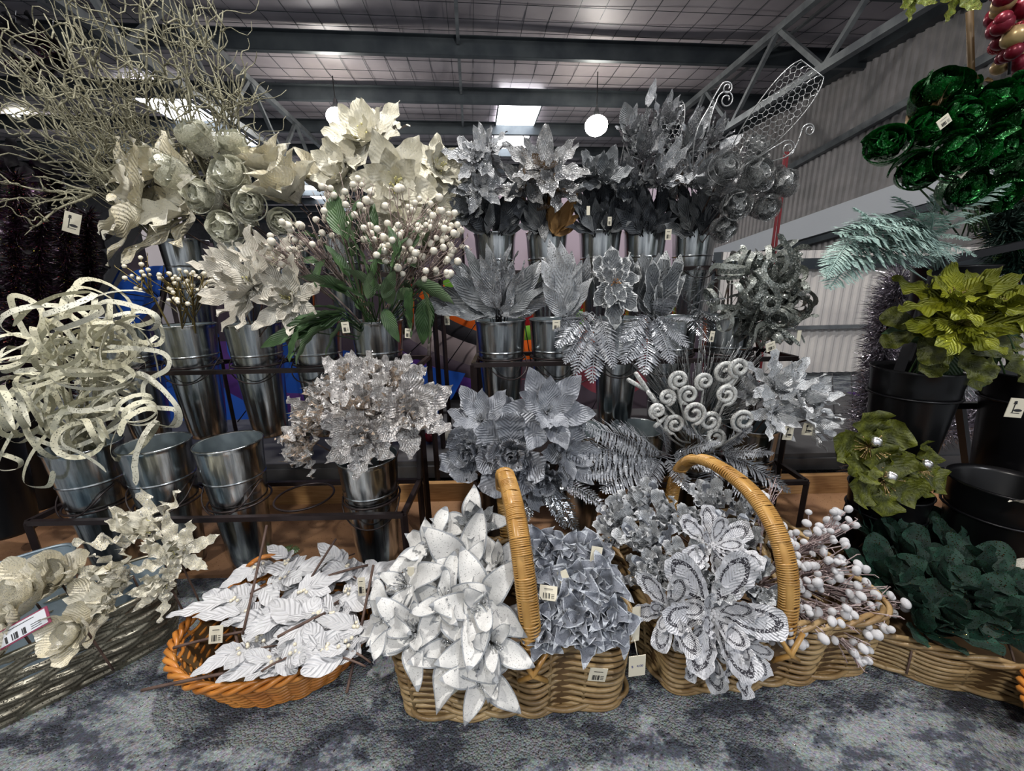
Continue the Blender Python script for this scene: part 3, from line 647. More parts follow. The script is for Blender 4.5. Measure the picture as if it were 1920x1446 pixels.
KIND = {
 'cream_poin': dict(rings=[(pk('cream', 'poin', .62, bend=.25, cup=.1, ruf=.05), 6, 1.0, 8, 6), (pk('cream', 'poin', .6, bend=.35, cup=.12, ruf=.05), 6, .78, 32, 8), (pk('cream', 'poin', .5, bend=.3), 4, .5, 55, 8)], center=('stamens', 'palestamen', 1)),
 'cream_leaf': dict(rings=[(pk('cream_gold', 'poin', .46, bend=.15, cup=.12, ruf=.05, rf=2), 5, 1.15, 12, 14), (pk('cream', 'poin', .5, bend=-.3, cup=.12, ruf=.06), 4, .85, 42, 14)], center=None),
 'cream_mag': dict(rings=[(pk('cream', 'poin', .72, bend=-.4, cup=.3, ruf=.05), 5, 1.05, 42, 14), (pk('cream_gold', 'poin', .66, bend=-.3, cup=.3, ruf=.04, rf=2), 4, 1.0, 62, 10)], center=None),
 'film_rose': dict(rings=[(pk('film', 'round', 1.0, bend=.9, cup=.35, ruf=.04), 5, .85, 38, 8), (pk('film', 'round', .95, bend=1.1, cup=.4, ruf=.04), 4, .72, 62, 6)], center=('roll', 'film', 1.15)),
 'silver_rose': dict(rings=[(pk('film_silver', 'round', 1.0, bend=.9, cup=.35, ruf=.04), 5, .85, 38, 8), (pk('film_silver', 'round', .95, bend=1.1, cup=.4, ruf=.04), 4, .72, 62, 6)], center=('roll', 'film_silver', 1.15)),
 'green_rose': dict(rings=[(pk('film_green', 'round', 1.0, bend=.9, cup=.35, ruf=.04), 5, .85, 38, 8), (pk('film_green', 'round', .95, bend=1.1, cup=.4, ruf=.04), 4, .72, 62, 6)], center=('roll', 'film_green', 1.15)),
 'silver_poin': dict(rings=[(pk('silver', 'poin', .45, bend=.3, ruf=.06, serr=.12), 6, 1.0, 5, 12), (pk('silver', 'poin', .42, bend=.3, ruf=.05, serr=.12), 5, .75, 35, 10), (pk('grey_leaf', 'poin', .45, bend=-.3, ruf=.05), 5, .9, -40, 15)], center=('stamens', 'stamen', .8)),
 'silver_gold': dict(rings=[(pk('silver_gold', 'poin', .42, bend=.35, ruf=.05), 6, 1.0, 12, 14), (pk('silver_gold', 'poin', .4, bend=.3, ruf=.05), 5, .8, 45, 12), (pk('silver_gold', 'poin', .4, bend=-.2), 5, .9, -60, 12)], center=('stamens', 'stamen', .8)),
 'grey_poin': dict(rings=[(pk('grey_leaf', 'poin', .5, bend=.4, ruf=.05), 5, 1.0, 20, 14), (pk('grey_leaf', 'poin', .5, bend=.5, ruf=.05), 5, .8, 50, 10), (pk('grey_dark', 'poin', .45, bend=-.2), 5, 1.0, -55, 12)], center=None),
 'dark_bunch': dict(rings=[(pk('grey_dark', 'poin', .55, bend=.4, cup=.2, ruf=.06, name='leaf'), 6, 1.1, 62, 14), (pk('grey_leaf', 'poin', .5, bend=.2, ruf=.05, name='leaf'), 5, 1.0, 38, 22)], center=None),
 'mix_spray': dict(rings=[(pk('silver', 'point', .3, bend=.3, ruf=.05, name='leaf'), 7, 1.0, 55, 25), (pk('grey_leaf', 'point', .34, bend=.4, ruf=.05, name='leaf'), 6, .7, 30, 25)], center=('spike', 'stamen', 1.6)),
 'velvet_fan': dict(rings=[(pk('grey_leaf', 'poin', .4, bend=.1, ruf=.06, serr=.1, name='leaf'), 6, 1.15, 40, 14), (pk('silver', 'poin', .3, bend=-.1, ruf=.08, serr=.15, name='leaf'), 7, 1.2, 64, 12), (pk('grey_leaf', 'long', .2, bend=.2, ruf=.05, name='leaf'), 4, 1.05, 78, 8)], center=None),
 'feather_fan': dict(rings=[(pk('silver_white', 'poin', .34, bend=-.25, ruf=.04, name='leaf'), 5, 1.0, 68, 10), (pk('silver_white', 'poin', .3, bend=-.2, ruf=.05, name='leaf'), 5, .85, 50, 12), (pk('silver', 'poin', .3, bend=-.1, ruf=.05, name='leaf'), 3, .9, 84, 5)], center=None),
 'lace': dict(rings=[(pk('lace', 'poin', .8, bend=.25, cup=.1, ruf=.09, serr=.3, sn=6, nu=18), 5, 1.0, 4, 14), (pk('lace', 'poin', .78, bend=.3, cup=.1, ruf=.09, serr=.3, sn=6, nu=18), 4, .72, 34, 12)], center=('stamens', 'goldstamen', 1.1)),
 'lace_leaf': dict(rings=[(pk('lace', 'poin', .5, bend=-.3, ruf=.04, serr=.15, sn=7, name='leaf'), 6, 1.0, 55, 16)], center=None),
 'slate_poin': dict(rings=[(pk('slate', 'poin', .55, bend=.35, cup=.12, ruf=.05), 6, 1.0, 8, 10), (pk('slate', 'poin', .52, bend=.3, cup=.12, ruf=.05), 5, .75, 38, 10)], center=('stamens', 'stamen', .7)),
 'slate_ruffle': dict(rings=[(pk('slate', 'obov', .62, bend=.5, cup=.15, ruf=.12, rf=4), 7, 1.0, 15, 12), (pk('slate', 'obov', .6, bend=.6, cup=.15, ruf=.12, rf=4), 6, .75, 42, 10), (pk('slate', 'obov', .5, bend=.6, ruf=.12, rf=4), 5, .5, 65, 8)], center=None),
 'champagne': dict(rings=[(pk('champagne', 'poin', .62, bend=.35, cup=.1, ruf=.10, rf=4, serr=.22, sn=8, nu=16, name='leaf'), 6, 1.0, 8, 12), (pk('champagne', 'poin', .6, bend=.3, cup=.12, ruf=.10, rf=4, serr=.22, sn=8, nu=16, name='leaf'), 5, .8, 38, 12), (pk('champagne', 'poin', .5, bend=.2, ruf=.1, serr=.22, name='leaf'), 3, .6, 65, 8)], center=None),
 'white_lily': dict(rings=[(pk('white_silk', 'point', .38, bend=.35, cup=.12, ruf=.05), 7, 1.0, 5, 10), (pk('white_silk', 'point', .4, bend=.45, cup=.15, ruf=.06), 6, .85, 28, 10), (pk('white_silk', 'point', .42, bend=.5, cup=.15, ruf=.05), 5, .6, 55, 8)], center=('stamens', 'palestamen', .8)),
 'silver_lily': dict(rings=[(pk('silver_white', 'point', .36, bend=.4, cup=.15, ruf=.05), 6, 1.0, 10, 14), (pk('silver_white', 'point', .4, bend=.5, cup=.15, ruf=.06), 5, .75, 40, 10)], center=('spike', 'stamen', 1.4)),
 'white_felt': dict(rings=[(pk('white', 'star', .50, bend=-.1, cup=-.04, ruf=.09, rf=1.2, fold=.25), 5, 1.15, 12, 26), (pk('white', 'star', .48, bend=-.1, cup=.06, ruf=.07, rf=1.5), 3, .75, 45, 16)], center=('stamens', 'stamen', 1.35)),
 'grey_feltf': dict(rings=[(pk('grey_felt', 'star', .75, bend=-.5, cup=.15, ruf=.14, rf=2), 5, 1.1, 30, 24), (pk('grey_felt', 'star', .7, bend=-.2, cup=.2, ruf=.14, rf=2), 4, .9, 62, 16)], center=('stamens', 'stamen', 1.3)),
 'white_seq': dict(rings=[(pk('white_seq', 'obov', .5, bend=.3, cup=.1, ruf=.05, rf=4, nu=14), 6, 1.0, 8, 8), (pk('white_seq', 'obov', .46, bend=.35, cup=.12, ruf=.05, rf=4, nu=14), 4, .66, 38, 8)], center=('beads', 'snowberry', .9)),
 'silver_tuft': dict(rings=[(pk('silver_white', 'obov', .34, bend=.5, ruf=.10, rf=3), 8, 1.0, 44, 22), (pk('silver_white', 'obov', .3, bend=.5, ruf=.09), 6, .9, 70, 15), (pk('grey_felt', 'obov', .3, bend=.3, ruf=.08), 3, .95, 30, 15)], center=None),
 'lime': dict(rings=[(pk('lime', 'poin', .52, bend=.3, cup=-.08, ruf=.06, serr=.14, sn=8, nu=16), 6, 1.0, 2, 10), (pk('lime', 'poin', .5, bend=.3, cup=-.05, ruf=.06, serr=.14, sn=8, nu=16), 5, .7, 28, 10)], center=('stamens', 'goldwire', .6)),
 'lime_under': dict(rings=[(pk('olive', 'obov', .6, bend=.4, ruf=.08, serr=.12, sn=8, name='leaf'), 5, .9, -10, 20), (pk('leafgreen', 'poin', .5, bend=.3, name='leaf'), 3, .9, -30, 15)], center=None),
 'jewel': dict(rings=[(pk('olive', 'obov', .95, bend=.35, cup=.12, ruf=.12, rf=3), 5, 1.0, 6, 8)], center=('spike', 'beads_gold', 1.7)),
 'darkgreen': dict(rings=[(pk('darkgreen', 'oval', .62, bend=.3, cup=.15, ruf=.03, name='leaf'), 5, 1.0, 22, 16), (pk('darkgreen', 'oval', .6, bend=.3, cup=.15, ruf=.03, name='leaf'), 3, .8, 52, 12)], center=None),
 'plum': dict(rings=[(pk('darkleaf', 'poin', .5, bend=.4, ruf=.06, name='leaf'), 6, 1.0, 15, 20), (pk('darkfoil', 'poin', .5, bend=.3, ruf=.06, name='leaf'), 4, .7, 45, 15)], center=None),
 'white_pick': dict(rings=[(pk('white_leaf', 'oval', .62, bend=.15, cup=.05, ruf=.02, name='leaf'), 4, .66, 14, 10), (pk('white_leaf', 'long', .46, bend=.12, cup=.05, ruf=.06, rf=3, serr=.08, name='leaf'), 2, 1.0, 8, 6)], center=('beads', 'pearl', .6)),
 'magnolia': dict(rings=[(pk('cream_gold', 'round', .85, bend=.6, cup=.3, ruf=.04), 5, 1.0, 12, 10), (pk('cream_glit', 'round', .8, bend=.8, cup=.3, ruf=.05), 4, .75, 38, 8)], center=('stamens', 'palestamen', .7)),
 'cream_curl': dict(rings=[(pk('cream_glit', 'poin', .36, bend=.7, cup=.1, ruf=.10, rf=3, serr=.3, sn=5, nu=16), 7, 1.0, 20, 18), (pk('cream', 'poin', .4, bend=.8, ruf=.10, serr=.3, sn=5, nu=16), 5, .85, 50, 15)], center=('stamens', 'palestamen', .9)),
}
def mouth(x, tierY, z, dx=0, dy=0): return Vector((x + dx, tierY + dy, z - .06))

def fan(name, label, base, root, tips, m, prof='poin', W=.3, serr=0.0, seed=1, bend=.0, roll=.7, tipm=None, gp=None, cat='foliage', ruf=.04, rootj=.012, tipY=-.06):
    """leaves standing in a bucket: root = point at the bucket mouth, tips = photo positions of the leaf tips"""
    rg = random.Random(seed * 31 + len(tips)); base = Vector(base); root = Vector(root); t = thing(name, label, cat, base, gp); mb = MB()
    for i, (px, py) in enumerate(tips):
        r_ = root + Vector((rg.uniform(-1, 1), rg.uniform(-1, 1), rg.uniform(-.5, .5))) * rootj; q = at(px, py, root.y + tipY + rg.uniform(-.05, .05)); d = q - r_; l = d.length; X = d.normalized()
        r_ = r_ + d * rg.uniform(.0, .18); l = (q - r_).length
        Zc = Vector((0, -1, .15)); Zc = (Zc - X * Zc.dot(X)).normalized(); Zc = Matrix.Rotation(rg.uniform(-roll, roll), 3, X) @ Zc; Yc = Zc.cross(X)
        Mx = Matrix((X, Yc, Zc)).transposed().to_4x4()
        me = petal(m if not tipm or i % 2 else tipm, prof, W, bend=bend, cup=.12, ruf=ruf, rf=2, serr=serr, sn=9, nu=16, seed=rg.randrange(3), name='leaf')
        link('leaf', me, t, Matrix.Translation(r_ - base) @ Mx @ Matrix.Diagonal((l, l, l, 1))); mb.tube([base, r_], .0016, 4)
    part('stem', mb, M['blackmetal'], t); return t
# ---------------- bunches in the buckets ----------------
rg = random.Random(11)
def jm(b, r=.03): return b + Vector((rg.uniform(-r, r), rg.uniform(-r, r), rg.uniform(-.03, .01)))
# cream poinsettias (left rack top)
b = mouth(TL[4], 1.73, 1.055)
for px, py, Y, r, fc, l in [
 (688, 268, 1.58, 92, (-.15, -.8, .55), 'topmost of the big cream poinsettias, left rack top tier'),
 (742, 348, 1.48, 88, (.05, -1, .05), 'large cream poinsettia facing forward above the white berries'),
 (648, 330, 1.56, 78, (-.5, -.8, .25), 'cream poinsettia at the left edge of the poinsettia bunch'),
 (820, 318, 1.60, 66, (.55, -.8, .2), 'cream poinsettia at the right edge, beside the silver bunch'),
 (745, 430, 1.44, 66, (.1, -1, -.3), 'cream poinsettia hanging lowest, face turned down'),
 (812, 392, 1.56, 62, (.6, -.9, -.2), 'cream poinsettia tucked low at the right above berry twigs'),
 (715, 250, 1.72, 62, (.1, -.4, .8), 'cream poinsettia at the back, tip pointing up')]:
    flower('cream_poinsettia', 'artificial flower', l, 'cream_poin', px, py, Y, r, jm(b), fc, group='cream poinsettias')
b = mouth(TL[1], 1.73, 1.055)
for px, py, Y, r, fc, l in [
 (355, 400, 1.55, 128, (-.3, -.9, .35), 'big cream flower with long pointed leathery petals beside clear roses'),
 (265, 395, 1.50, 112, (-.7, -.6, .3), 'cream flower with long pale petals reaching out to the left'),
 (300, 335, 1.62, 95, (-.3, -.5, .8), 'upright cream flower with gold backed petals under the branches')]:
    flower('cream_bloom', 'artificial flower', l, 'cream_leaf', px, py, Y, r, jm(b), fc)
b = mouth(TL[3], 1.73, 1.055)
for px, py, Y, r, fc, l in [
 (560, 385, 1.58, 95, (-.2, -.6, .7), 'cream magnolia with upright golden petals between film roses and poinsettias'),
 (520, 330, 1.64, 70, (-.3, -.5, .7), 'smaller cream magnolia at the left of its bunch'),
 (600, 360, 1.70, 70, (.3, -.5, .7), 'cream magnolia with a brown backed petal by the poinsettias')]:
    flower('cream_magnolia', 'artificial flower', l, 'cream_mag', px, py, Y, r, jm(b), fc)
b = mouth(TL[2], 1.73, 1.055)
for px, py, Y, r, fc, l in [(395, 285, 1.60, 60, (-.2, -.6, .6), 'clear glittery film rose highest of its bunch'), (352, 335, 1.56, 60, (-.5, -.7, .3), 'clear glittery film rose at the left'),
 (450, 345, 1.52, 66, (0, -1, .3), 'clear glittery film rose with visible coil, centre'), (400, 375, 1.5, 58, (-.2, -1, .1), 'clear glittery film rose low left of the coil'),
 (482, 392, 1.5, 58, (.2, -1, 0), 'clear glittery film rose low right'), (535, 415, 1.5, 46, (.3, -1, -.2), 'small clear film rose beside the magnolia'), (440, 425, 1.48, 60, (0, -1, -.2), 'clear glittery film rose hanging lowest'),
 (448, 300, 1.66, 56, (.2, -.5, .8), 'clear glittery film rose behind the coil')]:
    flower('film_rose', 'artificial flower', l, 'film_rose', px, py, Y, r, jm(b), fc, group='clear film roses')
# curly frosted branches
def curly(label, b0, tip, n_side, r0, seed, gp=None, m='twig', curl=.10, nm='curly_branch'):
    rg = random.Random(seed); b0 = Vector(b0); tip = Vector(tip); L = (tip - b0).length; mb = MB(); N = 26
    d = (tip - b0).normalized(); u = d.orthogonal().normalized(); v = d.cross(u); p1, p2 = rg.uniform(0, 6), rg.uniform(0, 6); main = []
    for i in range(N + 1):
        t = i / N; w = curl * L * .35 * t ** .7
        main.append(b0 + d * (L * t) + u * (w * math.sin(7 * t + p1)) + v * (w * math.cos(8.3 * t + p2)) - Vector((0, 0, 0)) * t)
    mb.tube(main, [r0 * (1 - .65 * i / N) for i in range(N + 1)], 5)
    for k in range(n_side):
        t0 = rg.uniform(.25, .98); q = main[int(t0 * N)].copy(); dr = (d * .75 + Vector((rg.uniform(-1, 1), rg.uniform(-.6, .6), rg.uniform(-1, 1))) * .8).normalized()
        pts = [q.copy()]; ax = Vector((rg.uniform(-1, 1), rg.uniform(-1, 1), rg.uniform(-1, 1))).normalized(); ns = rg.randint(9, 15); sl = L * rg.uniform(.018, .034); fr = rg.uniform(.5, 1.1); ph = rg.uniform(0, 6)
        for s in range(ns):
            dr = (Matrix.Rotation(.98 * math.sin(fr * s + ph), 3, ax) @ dr).normalized(); q = q + dr * sl; pts.append(q.copy())
        mb.tube(pts, [r0 * .52 * (1 - .6 * s / ns) for s in range(ns + 1)], 4)
    o = link(nm, mb.mesh(nm, M[m], b0), None, Matrix.Translation(b0)); tag(o, label, 'branch', gp)
b = mouth(TL[0], 1.73, 1.055); b2 = mouth(TL[1], 1.73, 1.055)
tips = [(20, 110, 1.35), (-20, 60, 1.45), (60, 20, 1.5), (110, 60, 1.4), (130, -40, 1.6), (170, 90, 1.5), (215, 0, 1.6), (235, -60, 1.6), (270, 40, 1.55), (300, -30, 1.65), (335, 10, 1.6), (345, -70, 1.7), (380, 60, 1.65), (405, 10, 1.7), (420, 130, 1.7), (455, 150, 1.7), (-30, 150, 1.4), (30, 190, 1.45), (90, 150, 1.5), (150, 190, 1.55), (260, 120, 1.55), (190, 40, 1.75), (60, 90, 1.6), (395, 200, 1.6), (330, 130, 1.75), (10, 210, 1.5), (120, 230, 1.6), (230, 180, 1.7), (300, 230, 1.7), (180, 140, 1.7), (-10, 100, 1.55), (90, 60, 1.7), (430, 210, 1.75), (370, 250, 1.7), (260, -20, 1.75)]
for i, (px, py, Y) in enumerate(tips):
    side = 'reaching far left' if px < 100 else 'left half of the tall cluster' if px < 220 else 'middle of the tall cluster' if px < 340 else 'right side of the tall cluster'
    tw = 'tip above the frame' if py < 0 else 'tip near the top' if py < 80 else 'tip at mid height' if py < 140 else 'tip low'
    curly('curly willow branch, ' + side + ', ' + tw + (', front' if Y < 1.55 else ', back'), jm(b if px < 250 else b2, .035), at(px, py, Y), 15, .0058, 100 + i, 'curly willow branches ' + side)
for i, (px, py, Y) in enumerate([(0, 345, 1.35), (50, 425, 1.3), (-10, 380, 1.35), (70, 330, 1.5), (60, 385, 1.4)]):
    curly('pale frosted branch drooping low to the left over the dark garlands', at(175, 370, 1.55) + Vector((rg.uniform(-.02, .02), 0, rg.uniform(-.03, .02))), at(px, py, Y), 7, .0052, 300 + i, 'drooping pale branches', curl=.08)
# white berry sprays with green leaves
BERRY = MB().sph((0, 0, 0), 1, 9, 6).mesh('berry', M['berry']); PEARL = MB().sph((0, 0, 0), 1, 9, 6).mesh('pearl', M['pearl']); SNOW = MB().sph((0, 0, 0), 1, 9, 7, (.9, .9, 1.15)).mesh('berry', M['snowberry'])
def berry_spray(name, label, base, head, spread, nb, br, bm, bname, tm, seed, gp=None, nt=14, nleaf=0, leafL=.1):
    rg = random.Random(seed); base = Vector(base); head = Vector(head); t = thing(name, label, 'berry spray', base, gp); d = (head - base).normalized(); L = (head - base).length
    mb = MB(); mb.tube(bez(base, base.lerp(head, .5) + Vector((0, 0, .03)), head, 8), .0028, 5)
    def end(rad=1.0):
        v = Vector((rg.gauss(0, 1), rg.gauss(0, .8), rg.gauss(0, 1))).normalized() * spread * rg.uniform(.35, 1.0) * rad; return head + v + d * spread * .3
    for k in range(nt):
        s = base.lerp(head, rg.uniform(.45, .95)); e = end(1.15); mid = s.lerp(e, .5) + Vector((rg.uniform(-1, 1), rg.uniform(-1, 1), rg.uniform(-1, 1))) * spread * .2
        pts = bez(s, mid, e, 5); mb.tube(pts, [.0018 * (1 - .1 * i) for i in range(6)], 4)
        for j in range(5):
            q = pts[2 + j % 4]; mb.tube([q, q + Vector((rg.uniform(-1, 1), rg.uniform(-1, 1), rg.uniform(-.6, 1))) * spread * .16], .0011, 3)
    ends = []
    for k in range(nb):
        e = end(); s = base.lerp(head, rg.uniform(.6, 1)); mb.tube(bez(s, s.lerp(e, .6) + Vector((rg.uniform(-1, 1), 0, rg.uniform(-1, 1))) * spread * .12, e, 4), .0014, 4); ends.append(e)
    part('stem', mb, M[tm], t)
    for e in ends:
        r = br * rg.uniform(.75, 1.15); link(bname, bm, t, Matrix.Translation(e - base) @ Matrix.Rotation(rg.uniform(0, 3), 4, 'X') @ Matrix.Diagonal((r, r, r, 1)))
    for k in range(nleaf):
        s = base.lerp(head, rg.uniform(.4, .9)); fd = (Vector((rg.uniform(-1, 1), rg.uniform(-1, .1), rg.uniform(-.5, 1.0)))).normalized(); l = leafL * rg.uniform(.75, 1.2)
        q = fd.to_track_quat('X', 'Z').to_matrix().to_4x4() @ RM('X', rg.uniform(-1.0, 1.0))
        link('leaf', petal('leafgreen', 'long', .34, bend=-.5, cup=.12, ruf=.02, seed=k % 3, name='leaf'), t, Matrix.Translation(s - base) @ q @ Matrix.Diagonal((l, l, l, 1)))
    return t
b = mouth(ML[4], 1.365, .742)
for i, (px, py, Y, sp, nb, l) in enumerate([
 (590, 460, 1.22, .085, 16, 'at the left over the white silk flowers'), (540, 480, 1.2, .065, 9, 'leaning furthest left'), (640, 400, 1.28, .085, 15, 'upper left against the cream magnolia'),
 (700, 440, 1.2, .085, 17, 'in the middle'), (745, 480, 1.18, .08, 17, 'low in the middle over green leaves'), (770, 410, 1.28, .085, 18, 'upper middle before the poinsettias'),
 (825, 430, 1.25, .08, 20, 'upper right'), (810, 500, 1.2, .075, 16, 'lower right above the grey leaves'), (850, 460, 1.26, .05, 10, 'furthest right'), (680, 375, 1.34, .06, 9, 'highest, before the lowest cream poinsettia')]):
    berry_spray('berry_spray', 'white berry spray on frosted twigs, ' + l, jm(b, .045), at(px, py, Y), sp, nb, .0105, BERRY, 'berry', 'berrytwig', 500 + i, 'white berry sprays', 16, 2, .09)
def leafpick(label, base, leaves, m='leafgreen', W=.3, seed=1, bend=-.4, name='leaf_pick', cat='foliage', gp=None):
    """leaves: (px,py,Y of root, px,py,Y of tip)"""
    rg = random.Random(seed); base = Vector(base); t = thing(name, label, cat, base, gp); mb = MB(); 
    for (a, b_, Ya, c, d_, Yb) in leaves:
        p = at(a, b_, Ya); q = at(c, d_, Yb); mb.tube(bez(base, base.lerp(p, .6) + Vector((0, 0, .01)), p, 5), .0018, 4)
        fd = (q - p); l = fd.length; qm = fd.to_track_quat('X', 'Z').to_matrix().to_4x4() @ RM('X', rg.uniform(-1.1, .9))
        link('leaf', petal(m, 'long', W, bend=bend, cup=.12, ruf=.02, seed=rg.randrange(3), name='leaf'), t, Matrix.Translation(p - base) @ qm @ RM('Y', -bend * .5 if False else 0) @ Matrix.Diagonal((l, l * 1.0, l, 1)))
    part('stem', mb, M[m], t); return t
leafpick('dark green leaves rising through the middle of the berries', jm(b), [(640, 440, 1.2, 612, 340, 1.24), (652, 450, 1.2, 660, 350, 1.26), (668, 470, 1.16, 655, 400, 1.16), (690, 520, 1.14, 672, 430, 1.14), (655, 520, 1.14, 618, 450, 1.12), (700, 540, 1.12, 700, 450, 1.12), (735, 500, 1.12, 760, 420, 1.16), (745, 480, 1.14, 735, 415, 1.16)], W=.36)
leafpick('dark green leaves hanging around the bucket mouth below the berries', jm(b), [(690, 570, 1.2, 640, 520, 1.14), (700, 575, 1.2, 660, 560, 1.12), (720, 560, 1.16, 740, 500, 1.14), (745, 560, 1.2, 780, 535, 1.15), (720, 580, 1.2, 745, 640, 1.16), (750, 575, 1.2, 785, 625, 1.15), (660, 560, 1.2, 600, 520, 1.14), (650, 545, 1.2, 560, 500, 1.12), (690, 560, 1.15, 700, 500, 1.12), (735, 570, 1.2, 722, 520, 1.13), (710, 545, 1.15, 650, 490, 1.1)], W=.38, seed=4)
leafpick('fan of long green leaves drooping left over the empty buckets', jm(b), [(640, 585, 1.2, 530, 598, 1.1), (640, 590, 1.2, 510, 618, 1.1), (640, 592, 1.2, 470, 640, 1.08), (640, 600, 1.2, 520, 650, 1.08), (600, 610, 1.15, 535, 675, 1.08), (640, 590, 1.2, 545, 580, 1.12), (560, 620, 1.12, 528, 680, 1.09), (650, 585, 1.2, 580, 560, 1.15), (650, 600, 1.2, 590, 660, 1.12)], W=.26, seed=6)
leafpick('green leaves falling right toward the kite', jm(b), [(780, 560, 1.2, 800, 585, 1.2), (790, 540, 1.2, 828, 640, 1.2), (800, 560, 1.2, 790, 650, 1.18), (770, 540, 1.15, 760, 610, 1.15), (780, 530, 1.2, 860, 560, 1.2)], W=.4, seed=7)
leafpick('green leaves behind the upper berries', jm(b), [(600, 450, 1.3, 540, 420, 1.3), (620, 500, 1.28, 540, 470, 1.26), (640, 500, 1.3, 590, 420, 1.32), (770, 500, 1.3, 850, 420, 1.3), (760, 480, 1.3, 790, 390, 1.34), (700, 470, 1.32, 690, 370, 1.34)], W=.34, seed=9)
# pearl sprays
b = mouth(ML[1], 1.365, .742)
for i, (px, py, Y, sp, nb, l) in enumerate([(265, 520, 1.25, .055, 12, 'leaning left'), (315, 530, 1.25, .055, 12, 'in the middle'), (360, 540, 1.22, .05, 11, 'lowest, over the empty bucket'), (335, 560, 1.2, .035, 7, 'low left'), (380, 525, 1.28, .04, 6, 'beside the silk flowers')]):
    berry_spray('pearl_spray', 'pearl bead spray on gold wire, ' + l, jm(b, .04), at(px, py, Y), sp, nb, .0062, PEARL, 'pearl', 'goldwire', 560 + i, 'pearl sprays', 5)
# white silk flowers
b = mouth(ML[2], 1.365, .742)
for px, py, Y, r, fc, l in [(470, 540, 1.2, 105, (-.35, -.9, .4), 'big white silk flower with long petals over the empty buckets'), (545, 560, 1.2, 82, (.1, -1, .2), 'white silk flower against the berry leaves'), (430, 510, 1.3, 72, (-.4, -.6, .7), 'white silk flower with upright petals at back left'), (510, 500, 1.28, 78, (0, -.6, .7), 'white silk flower at the back of its bunch')]:
    flower('white_silk_flower', 'artificial flower', l, 'white_lily', px, py, Y, r, jm(b), fc)
for i, (px, py, Y) in enumerate([(400, 300, 1.55), (420, 360, 1.5)]):
    pass
# silver poinsettias, right rack top
spec = [
 (0, 'silver_poin', 893, 300, 1.58, 68, (-.1, -.8, .5), 'silver glitter poinsettia highest in the first bucket of the right rack'),
 (0, 'silver_poin', 900, 350, 1.56, 55, (.2, -1, .1), 'silver poinsettia just below the topmost, first bucket'),
 (0, 'grey_poin', 880, 390, 1.6, 60, (-.4, -1, 0), 'grey velvet poinsettia hanging left in the first bucket'),
 (1, 'silver_gold', 1020, 320, 1.56, 88, (0, -.75, .6), 'shiny silver poinsettia with gold brown backs, widest in its bucket'),
 (1, 'silver_gold', 985, 345, 1.6, 68, (-.5, -.8, .3), 'silver gold backed poinsettia leaning left'),
 (1, 'silver_gold', 1045, 355, 1.58, 64, (.4, -.8, .3), 'silver gold backed poinsettia leaning right'),
 (1, 'silver_gold', 1015, 395, 1.64, 60, (0, -.35, 1), 'silver gold backed poinsettia low near the rim'),
 (2, 'grey_poin', 1130, 340, 1.58, 62, (0, -.8, .5), 'matt grey poinsettia, topmost in the third bucket'),
 (2, 'grey_poin', 1160, 360, 1.62, 54, (.4, -.8, .3), 'matt grey poinsettia leaning right in the third bucket'),
 (3, 'mix_spray', 1205, 300, 1.6, 80, (0, -.5, .9), 'silver glitter leaf spray rising from the fourth bucket'),
 (3, 'mix_spray', 1235, 345, 1.55, 78, (.1, -.8, .6), 'dark silver spray with beads, front of the fourth bucket'),
 (3, 'mix_spray', 1190, 350, 1.62, 62, (-.4, -.7, .6), 'silver spray leaning left beside the matt poinsettia'),
 (4, 'mix_spray', 1285, 290, 1.6, 82, (.1, -.5, .9), 'silver glitter leaf spray highest in the fifth bucket'),
 (4, 'mix_spray', 1300, 350, 1.55, 80, (.2, -.8, .5), 'silver spray with round leaves, front of the fifth bucket'),
 (4, 'mix_spray', 1330, 380, 1.58, 72, (.5, -.7, .4), 'silver spray leaning right over the foil roses'),
]
for bi, kd, px, py, Y, r, fc, l in spec:
    flower('silver_poinsettia' if 'poin' in kd or 'gold' in kd else 'leaf_spray', 'artificial flower' if 'poin' in kd or 'gold' in kd else 'foliage', l, kd, px, py, Y, r, jm(mouth(TR[bi], 1.73, 1.055)), fc, stem_m='blackmetal')
b = mouth(TR[4], 1.73, 1.055)
for px, py, Y, r, fc, l in [(1350, 335, 1.46, 56, (-.1, -.9, .4), 'silver foil rose nearest the dark sprays'), (1398, 345, 1.44, 62, (.2, -1, .3), 'silver foil rose in the middle of its cluster'), (1440, 352, 1.46, 54, (.5, -.9, .2), 'silver foil rose furthest right'), (1365, 388, 1.45, 56, (0, -1, 0), 'silver foil rose lowest left'), (1415, 390, 1.46, 52, (.3, -1, -.1), 'silver foil rose lowest right'), (1400, 305, 1.52, 50, (.2, -.6, .7), 'silver foil rose highest'), (1345, 424, 1.48, 46, (.2, -1, -.4), 'silver foil rose hanging by the last bucket')]:
    flower('foil_rose', 'artificial flower', l, 'silver_rose', px, py, Y, r, jm(b), fc, group='silver foil roses')
ORD = ('first', 'second', 'third', 'fourth', 'fifth')
rf_ = random.Random(40)
